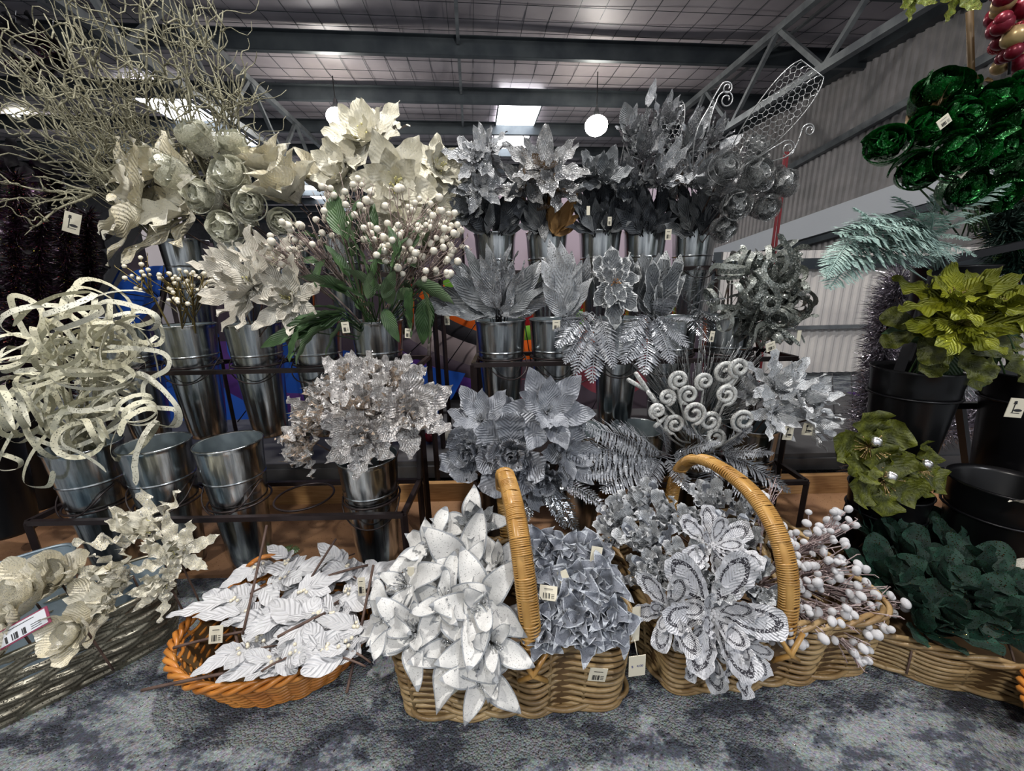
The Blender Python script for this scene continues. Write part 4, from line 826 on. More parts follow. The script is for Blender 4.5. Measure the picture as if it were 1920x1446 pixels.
for k, bx_ in enumerate(TR):
    cx = (928, 1025, 1125, 1212, 1305)[k]; y0 = 440
    for j, (wd, side) in enumerate(((-1, 'left half'), (1, 'right half'), (0, 'middle'))):
        tips = [(cx + wd * 34 + rf_.uniform(-30, 30), rf_.uniform(335, 395)) for q in range(6)] + [(cx + wd * 58 + rf_.uniform(-8, 8), rf_.uniform(395, 430)) for q in range(2 if wd else 0)]
        root = at(cx + wd * 10, y0, 1.64 + .03 * (wd == 0)); gold = k == 1 and wd >= 0
        fan('velvet_leaf_bunch', ('brown felt leaves' if gold else 'dark grey velvet leaves') + ' standing in the %s bucket of the top row, %s' % (ORD[k], side), jm(mouth(bx_, 1.73, 1.055), .02), root, tips, 'brownfelt' if gold else 'grey_dark', 'poin', .34, seed=k * 5 + j, tipm='grey_leaf' if not gold and k != 3 else None, tipY=-.05)
for k, px, py, r_, kd in ((0, 905, 285, 56, 'silver_poin'), (3, 1180, 255, 48, 'mix_spray'), (3, 1240, 240, 56, 'mix_spray'), (4, 1330, 270, 50, 'mix_spray'), (4, 1270, 340, 60, 'silver_gold'), (2, 1105, 330, 46, 'grey_poin')):
    flower('glitter_spray', 'foliage', 'small glittering silver spray on the %s top bucket, %s' % (ORD[k], 'high' if py < 280 else 'low'), kd, px, py, 1.6, r_, jm(mouth(TR[k], 1.73, 1.055)), ((px - 1100) * .001, -.8, .6), stem_m='grass', group='glitter sprays of the top row')
def tall_leaf(label, base, px, py, Y, Lpx, ang, m='silver', W=.4):
    p = at(px, py, Y); t = thing('tall_leaf_stem', label, 'foliage', base); Lm = Lpx * mpp(p)
    part('stem', MB().tube(bez(Vector(base), Vector(base).lerp(p, .5), p, 6), .002, 5), M['grass'], t)
    link('leaf', petal(m, 'long', W, bend=.3, cup=.1, ruf=.02, name='leaf'), t, Matrix.Translation(p - Vector(base)) @ RM('Y', -math.radians(ang)) @ RM('X', .9) @ Matrix.Diagonal((Lm, Lm, Lm, 1)))
tall_leaf('single glitter leaf standing tall beside the right pendant lamp', jm(mouth(TR[3], 1.73, 1.055)), 1214, 200, 1.6, 45, 70)
tall_leaf('round silver leaf poking up over the matt grey poinsettias', jm(mouth(TR[2], 1.73, 1.055)), 1178, 232, 1.6, 36, 100, 'grey_leaf', .8)
tall_leaf('silver leaf leaning right above the foil roses', jm(mouth(TR[4], 1.73, 1.055)), 1350, 280, 1.55, 45, 25, 'silver', .6)
# wire net leaves
def netleaf(label, base, a, bq, width, seed, cell=.0095):
    base = Vector(base); a = Vector(a); bq = Vector(bq); L = (bq - a).length; d = (bq - a).normalized(); s = d.cross(Vector((.25, 1, .1))).normalized(); nrm = d.cross(s)
    t = thing('net_leaf', label, 'ornament', base); mb = MB(); rg = random.Random(seed)
    def P(u, v): return a + d * u + s * v + nrm * (.35 * v * v / width + .03 * math.sin(u / L * 4))
    def wid(u): q = u / L; return width * (max(.0001, q) ** .5) * (1.04 - q) ** .28
    nx = int(L / (cell * 1.5)) + 1; ny = int(width / (cell * .866)) + 2
    def jt(i, j): r = random.Random(i * 991 + j * 13 + seed); return r.uniform(-.2, .2) * cell, r.uniform(-.2, .2) * cell
    for i in range(nx):
        for j in range(-ny, ny + 1):
            cx = i * cell * 1.5; cy = j * cell * 1.732 + (cell * .866 if i % 2 else 0)
            for k in (0, 1, 2):
                p0 = (cx + cell * math.cos(k * PI / 3), cy + cell * math.sin(k * PI / 3)); p1 = (cx + cell * math.cos((k + 1) * PI / 3), cy + cell * math.sin((k + 1) * PI / 3))
                if all(0 < q[0] < L and abs(q[1]) < wid(q[0]) for q in (p0, p1)):
                    def J(q): r = random.Random(int(round(q[0] * 4000)) * 131 + int(round(q[1] * 4000)) + seed); return (q[0] + r.uniform(-.22, .22) * cell, q[1] + r.uniform(-.22, .22) * cell)
                    p0 = J(p0); p1 = J(p1)
                    mb.tube([P(*p0), P(*p1)], .0012, 3, cap=False)
    part('wire_net', mb, M['grass'], t)
    ed = [P(L * i / 24, wid(L * i / 24)) for i in range(25)] + [P(L * i / 24, -wid(L * i / 24)) for i in range(24, -1, -1)]
    part('outline_wire', MB().tube(ed, .0018, 4), M['grass'], t); part('stem', MB().tube(bez(base, base.lerp(a, .5), a, 6), .002, 5), M['grass'], t)
b = mouth(TR[4], 1.73, 1.055)
netleaf('large silver wire net leaf reaching up right before the side wall', b, at(1370, 310, 1.5), at(1525, 128, 1.35), .105, 1)
netleaf('silver wire net leaf upright above the fifth bucket', b, at(1245, 300, 1.6), at(1268, 190, 1.55), .06, 2)
netleaf('silver wire net leaf at left above the fourth bucket', jm(mouth(TR[3], 1.73, 1.055)), at(1200, 320, 1.62), at(1178, 230, 1.6), .045, 3)
def curlstem(label, base, pts, spiral_px, Y, r=.0022, m='grass', cat='ornament', name='curl_stem', rr=None, turns=1.6, dirn=1):
    base = Vector(base); P = [base] + [at(x, y, Y) for x, y in pts]; mb = MB(); path = []
    for i in range(len(P) - 1):
        for k in range(6):
            t = k / 6; p0 = P[max(i - 1, 0)]; p1 = P[i]; p2 = P[i + 1]; p3 = P[min(i + 2, len(P) - 1)]
            path.append(.5 * ((2 * p1) + (p2 - p0) * t + (2 * p0 - 5 * p1 + 4 * p2 - p3) * t * t + (3 * p1 - p0 - 3 * p2 + p3) * t ** 3))
    e = P[-1]; d = (P[-1] - P[-2]).normalized(); Rs = spiral_px * mpp(e); n = Vector((-d.z, 0, d.x)) * dirn
    c = e + n * Rs; a0 = math.atan2((e - c).z, (e - c).x)
    for k in range(int(turns * 16) + 1):
        f = k / (turns * 16); a = a0 + dirn * k / 16 * 2 * PI; q = Rs * (1 - .8 * f); path.append(c + Vector((q * math.cos(a), -.01 * f, q * math.sin(a))))
    mb.tube(path, rr or r, 6); o = link(name, mb.mesh(name, M[m], base), None, Matrix.Translation(base)); tag(o, label, cat); return o
curlstem('glitter wire stem with curled tip left of the truss', b, [(1325, 260), (1345, 185)], 16, 1.5, .0022, dirn=-1)
curlstem('second glitter wire stem with hooked tip above the sprays', b, [(1300, 280), (1330, 200), (1352, 160)], 12, 1.5, .0022, dirn=-1)
curlstem('glitter wire curl beside the big net leaf', b, [(1400, 330), (1480, 290), (1505, 240)], 12, 1.42, .0022, dirn=-1)
curlstem('small glitter wire curl below the big net leaf', b, [(1380, 330), (1430, 290), (1470, 265)], 16, 1.45, .002, dirn=-1)

# ---------------- middle tier of the right rack ----------------
b = mouth(MR[0], 1.365, .735); rt = at(938, 592, 1.27)
fan('leaf_fan', 'grey velvet leaves spreading low to the left over the kite', jm(b, .02), rt, [(785, 565), (800, 535), (815, 585), (835, 510), (862, 560)], 'grey_leaf', 'poin', .34, .08, 1)
fan('leaf_fan', 'silver glitter leaves standing up on the left of the first middle bucket', jm(b, .02), rt, [(838, 478), (860, 500), (872, 462), (900, 478), (912, 455), (885, 520)], 'silver', 'poin', .28, .14, 2, tipm='grey_leaf')
fan('leaf_fan', 'narrow beaded silver leaves in the middle of the first middle bucket', jm(b, .02), rt, [(925, 462), (940, 478), (955, 458), (970, 470), (930, 510), (985, 492)], 'silver', 'long', .17, .16, 3, ruf=.07)
fan('leaf_fan', 'silver edged leaves spreading right from the first middle bucket', jm(b, .02), rt, [(1035, 478), (1045, 520), (1040, 555), (1012, 488), (1000, 585), (1020, 540)], 'grey_leaf', 'poin', .34, .1, 4, tipm='silver')
b = mouth(MR[1], 1.365, .735); rt = at(1062, 598, 1.24)
fan('leaf_fan', 'tall pale feathered leaves, left part of the second middle bucket', jm(b, .02), rt, [(1030, 448), (1012, 482), (1045, 465), (1040, 505), (1018, 530), (1050, 450)], 'silver_white', 'poin', .32, .05, 5)
fan('leaf_fan', 'tall pale feathered leaves beside the lace poinsettia', jm(b, .02), rt, [(1072, 470), (1090, 488), (1105, 478), (1112, 520), (1095, 540), (1080, 500)], 'silver_white', 'poin', .32, .05, 6, tipm='silver')
b = mouth(MR[2], 1.365, .735)
fan('lace_leaf_bunch', 'grey leaves with white lace edges standing behind the gold centre', jm(b, .02), at(1165, 590, 1.25), [(1125, 478), (1150, 470), (1180, 472), (1195, 490), (1110, 510), (1205, 520)], 'lace', 'poin', .5, .2, 7)
tl = thing('lace_poinsettia', 'grey poinsettia with white lace edges and a gold centre', 'artificial flower', b); cc = at(1148, 530, 1.14)
part('stem', MB().tube(bez(b, b.lerp(cc, .6), cc, 6), .0022, 5), M['blackmetal'], tl)
for i, (px, py, W_, dy) in enumerate([(1145, 462, .78, .02), (1112, 482, .7, .03), (1178, 484, .7, .03), (1200, 520, .6, .02), (1112, 575, .75, -.01), (1152, 618, .55, 0), (1192, 585, .7, -.01), (1130, 500, .7, -.02), (1168, 505, .7, -.02), (1140, 578, .7, -.03), (1172, 568, .7, -.03)]):
    q = at(px, py, 1.14 + dy); r0 = cc + Vector((0, -.002 * i, 0)); X = (q - r0).normalized(); l = (q - r0).length; Zc = Vector((0, -1, .1)); Zc = (Zc - X * Zc.dot(X)).normalized(); Mx = Matrix((X, Zc.cross(X), Zc)).transposed().to_4x4()
    link('petal', petal('lace', 'star', W_, bend=.15, cup=.08, ruf=.06, rf=3, serr=.26, sn=6, nu=18, seed=i % 3), tl, Matrix.Translation(r0 - b) @ Mx @ Matrix.Diagonal((l, l, l, 1)))
link('stamens', stamens('stamens', 'goldstamen'), tl, Matrix.Translation(cc - b + Vector((0, -.02, 0))) @ RM('X', PI / 2) @ Matrix.Diagonal((.085, .05, .06, 1)))
b = mouth(MR[3], 1.365, .735); rt = at(1222, 600, 1.25)
fan('lace_leaf_bunch', 'lace edged grey leaves fanning right above the silver ferns', jm(b, .02), rt, [(1278, 478), (1285, 515), (1272, 548), (1250, 470), (1262, 500), (1240, 530)], 'lace', 'poin', .42, .14, 8)
fan('lace_leaf_bunch', 'lace edged grey leaves upright beside the lace poinsettia', jm(b, .02), rt, [(1205, 475), (1222, 482), (1236, 474), (1212, 520), (1198, 505)], 'lace', 'poin', .42, .14, 9, tipm='grey_leaf')
# ferns
def fern(label, base, a, tip, m='fern_dark', W=.22, n=26, droop=.1, name='fern_frond', seed=0, gp=None, cat='foliage', upn=(0, -.4, 1), fine=1.0):
    base = Vector(base); a = Vector(a); tip = Vector(tip); t = thing(name, label, cat, base, gp); rg = random.Random(seed); L = (tip - a).length
    mid = a.lerp(tip, .5) + Vector((0, 0, droop * L)); pts = bez(a, mid, tip, n); mb = MB(); lf = MB()
    mb.tube(bez(base, base.lerp(a, .5), a, 4) + pts[1:], .0018, 4)
    up = Vector(upn).normalized()
    for i in range(2, n + 1):
        t_ = i / n; d = (pts[min(i + 1, n)] - pts[i - 1]).normalized(); s = d.cross(up).normalized(); un = s.cross(d)
        l = L * W * (math.sin(PI * (.12 + .86 * t_)) ** .7) * rg.uniform(.85, 1.1); wd = L / n * .46 * fine
        for sg in (-1, 1):
            dr = (s * sg + d * .55 + un * rg.uniform(-.25, .25) - Vector((0, 0, .15))).normalized(); q = pts[i]; e = q + dr * l; c_ = q + dr * l * .5 + un * l * .08
            lf.grid([[q - d * wd * .4, q + d * wd * .4], [c_ - d * wd, c_ + d * wd], [q + dr * l * .8 - d * wd * .75, q + dr * l * .8 + d * wd * .75], [e, e]])
    part('stem', mb, M[m], t); part('leaflets', lf, M[m], t, False); return t
FNUM = [0]
def ferns(lst, label, m, base, gp, **k):
    for (x0, y0, Y0, x1, y1, Y1) in lst:
        FNUM[0] += 1; n_ = [f for f in lst]; dx, dy = x1 - x0, y1 - y0
        wd = ('pointing straight ' + ('down' if dy > 0 else 'up')) if abs(dx) < 25 else ('pointing ' + ('left' if dx < 0 else 'right') + (' and down' if dy > 35 else ' and up' if dy < -35 else ', level'))
        wd += ', short' if math.hypot(dx, dy) < 85 else ', long' if math.hypot(dx, dy) > 140 else ''
        fern(label + ', ' + wd, jm(base, .03), at(x0, y0, Y0), at(x1, y1, Y1), m, seed=FNUM[0], gp=gp, **k)
ferns([(1110, 585, 1.22, 1045, 650, 1.1), (1115, 590, 1.22, 1080, 700, 1.1), (1120, 595, 1.2, 1110, 715, 1.1), (1125, 590, 1.2, 1150, 690, 1.1), (1100, 585, 1.25, 1040, 620, 1.15), (1110, 600, 1.2, 1060, 680, 1.12)], 'pewter fern frond drooping under the lace poinsettia', 'fern_dark', mouth(MR[2], 1.365, .735), 'drooping pewter ferns, middle tier', W=.24, n=24)
ferns([(1215, 600, 1.22, 1170, 680, 1.1), (1220, 600, 1.22, 1210, 700, 1.08), (1225, 595, 1.2, 1260, 680, 1.08), (1230, 590, 1.2, 1290, 650, 1.1), (1215, 590, 1.2, 1165, 640, 1.1), (1240, 590, 1.2, 1250, 560, 1.05), (1240, 600, 1.2, 1300, 600, 1.08)], 'silver fern spilling right of the lace leaves', 'fern_silver', mouth(MR[3], 1.365, .735), 'silver ferns, middle tier', W=.26, n=24)
ferns([(1290, 570, 1.24, 1345, 520, 1.15), (1290, 575, 1.24, 1360, 560, 1.12), (1290, 580, 1.24, 1350, 600, 1.12), (1285, 560, 1.26, 1310, 500, 1.2), (1290, 590, 1.22, 1330, 640, 1.12), (1280, 560, 1.26, 1270, 500, 1.24)], 'silver pine sprig left of the glitter ribbon curls', 'fern_bright', mouth(MR[4], 1.365, .735), 'silver pine sprigs', W=.34, n=26, fine=.45, name='pine_sprig')
# glitter ribbons
def ribbon(label, pts, w, m, name='ribbon_curl', gp=None, cat='ribbon', tilt=0.0):
    n = len(pts); mb = MB(); rows = []; up = Vector((.1, .3, 1)).normalized()
    for i, p in enumerate(pts):
        t = (pts[min(i + 1, n - 1)] - pts[max(i - 1, 0)]).normalized(); up = (up - t * up.dot(t)); up = up.normalized() if up.length > .05 else t.orthogonal().normalized()
        u2 = Matrix.Rotation(tilt, 3, t) @ up; k = w / 2 * (1 if 0 < i < n - 1 else .3)
        rows.append([p - u2 * k, p, p + u2 * k])
    mb.grid(rows); o = link(name, mb.mesh(name, M[m], pts[0]), None, Matrix.Translation(pts[0])); tag(o, label, cat, gp); return o
def curl_path(base, head, R, turns, seed, tail=.1, squash=.7):
    rg = random.Random(seed); base = Vector(base); head = Vector(head); ax = Vector((rg.uniform(-1, 1), rg.uniform(-.8, .3), rg.uniform(-.6, .8))).normalized()
    u = ax.orthogonal().normalized(); v = ax.cross(u); pts = bez(base, base.lerp(head, .6) + Vector((rg.uniform(-.03, .03), -.02, .05)), head + u * R, 9); n = int(turns * 18); ph = 0; adv = rg.uniform(.12, .4) * R; gr = rg.uniform(-.45, .5)
    for i in range(1, n + 1):
        a = i / 18 * 2 * PI; r = R * (1 + gr * i / n); pts.append(head + u * r * math.cos(a) + v * r * math.sin(a) + ax * adv * a / 2)
    e = pts[-1]; d = (pts[-1] - pts[-2]).normalized()
    for i in range(1, 8): d = (d + Vector((0, 0, -.16)) + Vector((rg.uniform(-.2, .2), rg.uniform(-.1, .1), rg.uniform(-.15, .15)))).normalized(); pts.append(pts[-1] + d * tail / 7)
    return pts
rr = random.Random(77)
b = mouth(BL[0], 1.08, .45)
for i in range(38):
    a = rr.uniform(0, 6.28); q = math.sqrt(rr.random()); px = 165 + 125 * q * math.cos(a); py = 715 + 125 * q * math.sin(a); Y = 1.02 + rr.uniform(-.12, .14)
    side = 'upper' if py < 690 else 'lower'; lr = 'left' if px < 150 else 'right'
    rad = rr.uniform(.028, .062); sz = 'wide' if rad > .045 else 'small'; fb = 'in front' if Y < 1.02 else 'behind'
    ribbon('cream glitter ribbon in %s loops, %s %s of the tangle, %s' % (sz, side, lr, fb), curl_path(jm(b, .04), at(px, py, Y), rad, rr.uniform(1.1, 2.6), i, rr.uniform(.06, .16)), .0125, 'ribbon_c', gp='cream ribbons, %s %s of the tangle' % (side, lr), tilt=rr.uniform(-.5, .5))
for i, pp in enumerate([[(100, 700), (30, 730), (0, 800), (40, 830), (110, 770), (200, 740)], [(150, 700), (60, 760), (-5, 870), (30, 880), (38, 865), (0, 850)], [(180, 720), (120, 780), (60, 850), (45, 905), (90, 912), (100, 880)], [(200, 650), (300, 660), (315, 690), (270, 720), (280, 760), (330, 770), (318, 800), (270, 800)], [(120, 640), (60, 640), (20, 560), (60, 565), (80, 600), (40, 680), (0, 700)], [(160, 600), (200, 565), (290, 590), (280, 620), (200, 600), (140, 650)], [(200, 750), (260, 700), (330, 760), (330, 800), (275, 790)], [(60, 820), (130, 840), (220, 800), (240, 770), (150, 770), (60, 790)]]):
    P = [at(x, y, .98 - .01 * (k % 3)) for k, (x, y) in enumerate(pp)]; path = []
    for k in range(len(P) - 1):
        for j in range(8):
            t = j / 8; p0 = P[max(k - 1, 0)]; p1 = P[k]; p2 = P[k + 1]; p3 = P[min(k + 2, len(P) - 1)]
            path.append(.5 * ((2 * p1) + (p2 - p0) * t + (2 * p0 - 5 * p1 + 4 * p2 - p3) * t * t + (3 * p1 - p0 - 3 * p2 + p3) * t ** 3))
    ribbon(['cream ribbon hanging furthest left', 'cream ribbon tail curling below the tangle at left', 'cream ribbon loop hanging before the rack end', 'cream ribbon zigzagging down the right side of the tangle', 'cream ribbon looping above the tangle at left', 'cream ribbon arching over the top of the tangle', 'cream ribbon end curling over the empty buckets', 'cream ribbon lying across the first bucket rim'][i], path, .0115, 'ribbon_c')
b = mouth(MR[4], 1.365, .735)
for i in range(54):
    a = rr.uniform(0, 6.28); q = math.sqrt(rr.random()); px = 1430 + 85 * q * math.cos(a); py = 560 + 88 * q * math.sin(a); Y = 1.2 + rr.uniform(-.08, .12)
    side = 'upper' if py < 565 else 'lower'; lr = 'left' if px < 1430 else 'right'
    rad = rr.uniform(.018, .036); sz = 'wide' if rad > .027 else 'tight'; fb = 'in front' if Y < 1.22 else 'behind'
    ribbon('silver glitter ribbon in %s curls, %s %s of the cluster, %s' % (sz, side, lr, fb), curl_path(jm(b, .04), at(px, py, Y), rad, rr.uniform(1.2, 2.6), 200 + i, rr.uniform(.02, .09)), .015, 'ribbon_s', name='glitter_ribbon', gp='silver ribbons, %s %s of the cluster' % (side, lr), tilt=rr.uniform(-.5, .5))

# ---------------- lowest tier ----------------
b = mouth(BL[3], 1.08, .37)
for px, py, Y, r, fc, l in [(690, 765, 1.0, 108, (0, -.6, .8), 'champagne silver sequin flower at the centre of its bunch'), (600, 790, .98, 92, (-.7, -.6, .5), 'champagne sequin flower spreading left'), (765, 780, .98, 92, (.6, -.6, .5), 'champagne sequin flower spreading right'), (660, 720, 1.08, 82, (-.2, -.3, 1), 'champagne sequin flower at the back, pointing up'), (740, 725, 1.1, 80, (.3, -.3, 1), 'champagne sequin flower at the back right'), (680, 820, .93, 78, (0, -1, .1), 'champagne sequin flower lowest over the bucket rim'), (575, 830, .96, 66, (-.8, -.7, -.1), 'champagne sequin flower drooping lowest at left')]:
    flower('sequin_flower', 'artificial flower', l, 'champagne', px, py, Y, r, jm(b), fc)
b = mouth(BRx[0], 1.235, .31)
for kd, px, py, Y, r, fc, l in [('slate_poin', 1025, 775, 1.02, 95, (.1, -.8, .5), 'slate grey poinsettia highest and widest of its bunch'), ('slate_poin', 905, 790, 1.08, 78, (-.4, -.6, .7), 'slate grey poinsettia at the left, petals upright'), ('slate_poin', 1060, 850, 1.0, 72, (.5, -.8, .2), 'slate grey poinsettia low at the right'), ('slate_ruffle', 960, 850, .98, 82, (-.1, -1, .3), 'slate grey ruffled flower in the middle'), ('slate_ruffle', 890, 850, 1.02, 66, (-.6, -.8, .2), 'slate grey ruffled flower at lower left'), ('slate_poin', 960, 800, 1.1, 76, (-.1, -.4, .9), 'slate grey poinsettia upright behind the ruffled one'), ('slate_ruffle', 1010, 890, .98, 60, (.2, -1, -.2), 'slate grey ruffled flower hanging lowest')]:
    flower('slate_poinsettia', 'artificial flower', l, kd, px, py, Y, r, jm(b), fc)
ferns([(1000, 890, 1.0, 985, 985, .92), (1010, 890, 1.0, 1060, 990, .92), (1020, 885, 1.0, 1135, 950, .92), (990, 890, 1.02, 950, 960, .95), (1015, 890, 1.02, 1085, 1000, .93)], 'bright silver fern hanging behind the basket handle', 'fern_bright', b, 'bright hanging ferns', W=.2, n=26)
b = mouth(BRx[2], 1.235, .385)
ferns([(1230, 850, 1.1, 1090, 800, 1.02), (1230, 855, 1.1, 1060, 850, 1.0), (1230, 860, 1.08, 1080, 890, .98), (1230, 860, 1.08, 1130, 920, .97), (1240, 860, 1.08, 1200, 930, .96), (1250, 860, 1.08, 1290, 920, .96), (1240, 850, 1.1, 1160, 800, 1.04), (1250, 850, 1.1, 1240, 800, 1.04), (1260, 855, 1.1, 1350, 830, 1.0), (1260, 860, 1.08, 1360, 880, .98)], 'pewter feather fern spreading before the empty buckets', 'fern_silver', b, 'feather ferns, lowest tier', W=.26, n=30)
b = mouth(BRx[3], 1.235, .385)
ferns([(1350, 850, 1.1, 1480, 920, 1.0), (1350, 850, 1.1, 1450, 850, 1.0), (1350, 860, 1.1, 1440, 970, .98), (1340, 850, 1.1, 1330, 930, .98), (1340, 845, 1.1, 1280, 800, 1.05), (1350, 845, 1.1, 1410, 800, 1.05)], 'dark pewter feather fern at the rack end', 'fern_dark', b, 'feather ferns, right end of the lowest tier', W=.28, n=30)
def grass_tuft(label, base, heads, name='glitter_grass', gp=None):
    base = Vector(base); mb = MB(); rg = random.Random(int(heads[0][0]))
    for (px, py, Y) in heads:
        h = at(px, py, Y)
        for k in range(22):
            e = h + Vector((rg.uniform(-.05, .05), rg.uniform(-.04, .04), rg.uniform(-.05, .04))); s = base.lerp(h, .45); mb.tube(bez(s, s.lerp(e, .5) + Vector((0, 0, .012)), e, 4), .0008, 3)
        mb.tube([base, base.lerp(h, .5)], .002, 4)
    o = link(name, mb.mesh(name, M['grass'], base), None, Matrix.Translation(base)); tag(o, label, 'foliage', gp)
b = mouth(BRx[3], 1.235, .385)
grass_tuft('silver glitter grass behind the white spiral curls', b, [(1210, 690, 1.15), (1250, 670, 1.15), (1300, 660, 1.15), (1350, 650, 1.15), (1400, 670, 1.15), (1440, 700, 1.15)])
grass_tuft('silver glitter grass among the white spiral curls', b, [(1240, 720, 1.12), (1290, 710, 1.1), (1340, 700, 1.1), (1390, 720, 1.12), (1430, 750, 1.1), (1350, 760, 1.08)])
CURL = [(1272, 712, 17, 'near the top left'), (1250, 745, 15, 'leftmost upright'), (1320, 715, 16, 'second from the top left'), (1358, 700, 24, 'large, top middle'), (1385, 690, 18, 'top right'), (1300, 775, 22, 'large, centre'), (1265, 795, 19, 'lower left'), (1330, 790, 20, 'lower middle'), (1393, 788, 21, 'lowest right'), (1360, 740, 20, 'right of centre'), (1290, 740, 18, 'centre left'), (1340, 820, 18, 'lowest'), (1232, 770, 14, 'outermost at the left')]
for i, (px, py, r, l) in enumerate(CURL):
    Y = 1.02 + (i % 4) * .018; c = at(px, py, Y); R = r * 1.15 * mpp(c); path = []; dirn = 1 if i % 2 else -1; a0 = -PI / 2
    for k in range(34):
        f = k / 33; a = a0 + dirn * (1 - f) * 3.3 * PI; q = R * (1 - .1 * f) * (f * .82 + .18) if True else R
        path.append(c + Vector((q * math.cos(a), -.006 * (1 - f), q * math.sin(a))))
    root = jm(b, .03); e = path[-1]; path += bez(e, e.lerp(root, .4) + Vector((dirn * .02, -.02, -.02)), root, 6)[1:]
    o = link('spiral_curl', MB().tube(path, [.004] * 3 + [.0062] * 30 + [.003] * (len(path) - 33), 7).mesh('spiral_curl', M['curl'], root), None, Matrix.Translation(root)); tag(o, 'white wrapped spiral curl, ' + l + ' of the spiral bunch', 'ornament', 'white spiral curls')
for i, (x0, y0, x1, y1) in enumerate([(1225, 740, 1178, 712), (1230, 755, 1192, 700), (1240, 770, 1215, 735), (1250, 780, 1228, 800)]):
    root = jm(b, .03); a = at(x0, y0, 1.08); e = at(x1, y1, 1.02)
    o = link('wrapped_stick', MB().tube([root, a, a.lerp(e, .5), e], [.002, .003, .006, .006], 7).mesh('wrapped_stick', M['curl'], root), None, Matrix.Translation(root)); tag(o, 'white wrapped stick pointing left out of the spiral bunch', 'ornament', 'white wrapped sticks')
b = mouth(BRx[4], 1.235, .385)
for px, py, Y, r, fc, l in [(1455, 730, 1.08, 84, (.1, -.6, .7), 'silver white lily shaped flower highest beside the spirals'), (1500, 745, 1.06, 86, (.6, -.6, .4), 'silver white flower with long petals reaching right'), (1450, 775, 1.04, 66, (-.1, -1, .2), 'silver white flower facing forward, low'), (1520, 790, 1.04, 66, (.7, -.7, 0), 'silver white flower lowest at the right'), (1420, 745, 1.12, 60, (-.2, -.4, .9), 'silver white flower tucked behind the last spiral')]:
    flower('silver_lily', 'artificial flower', l, 'silver_lily', px, py, Y, r, jm(b), fc)
# ---------------- baskets ----------------
def rrect(cx, cy, hx, hy, rot, n, p=5.0):
    pts = []
    for i in range(n):
        a = 2 * PI * i / n; c, s = math.cos(a), math.sin(a)
        r = 1 / ((abs(c) ** p + abs(s) ** p) ** (1 / p)); x, y = hx * r * c, hy * r * s
        pts.append((cx + x * math.cos(rot) - y * math.sin(rot), cy + x * math.sin(rot) + y * math.cos(rot)))
    return pts
def basket(label, cx, cy, hx, hy, h, rot, m, rows=12, stakes=26, flare=.12, p=5.0, sr=.0058, rim_r=.009, wave=.006, name='wicker_basket', aph=PI, wavez=0.0):
    t = thing(name, label, 'basket', (cx, cy, 0)); N = stakes * 8
    def ring(z, off, ph, wv, wz=0):
        f = 1 - flare + flare * z / h; base_ = rrect(cx, cy, hx * f + off, hy * f + off, rot, N, p); out = []
        for i, (x, y) in enumerate(base_):
            a = PI * stakes * i / N + ph; k = wv * math.sin(a)
            dx, dy = x - cx, y - cy; l = math.hypot(dx, dy); out.append(Vector((x + dx / l * k, y + dy / l * k, z + wz * math.sin(a * .5 + ph * .5))))
        return out
    for r in range(rows):
        z = .012 + (h - .03) * r / (rows - 1)
        part('weave_strand', MB().tube(ring(z, 0, (r % 2) * aph, wave, wavez), sr, 6, close=True), M[m], t)
    st = MB()
    f0 = ring(.004, 0, 0, 0); f1 = ring(h - .01, 0, 0, 0)
    for k in range(stakes):
        i = k * 8; part('stake', MB().tube([f0[i], f1[i]], sr * .8, 5), M[m], t)
    lin_ = MB(); lin_.grid([[v for v in ring(.006, -.006, 0, 0)] + [ring(.006, -.006, 0, 0)[0]], ring(h - .02, -.006, 0, 0) + [ring(h - .02, -.006, 0, 0)[0]]])
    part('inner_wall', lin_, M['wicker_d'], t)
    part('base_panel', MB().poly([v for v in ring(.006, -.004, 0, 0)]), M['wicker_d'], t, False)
    for k in range(3):                                      # plaited rim
        pts = []
        ringp = ring(h, 0, 0, 0)
        for i, q in enumerate(ringp):
            a = 2 * PI * i / N * (stakes // 2) + k * 2 * PI / 3; dx, dy = q.x - cx, q.y - cy; l = math.hypot(dx, dy)
            pts.append(q + Vector((dx / l, dy / l, 0)) * (rim_r * .8 * math.cos(a)) + Vector((0, 0, rim_r * .8 * math.sin(a))))
        part('rim_strand', MB().tube(pts, rim_r * .62, 6, close=True), M[m], t)
    for k in range(2):
        part('base_strand', MB().tube(ring(.006 + k * .008, .003, PI * k, wave * .6), sr * 1.15, 6, close=True), M[m], t)
    return t
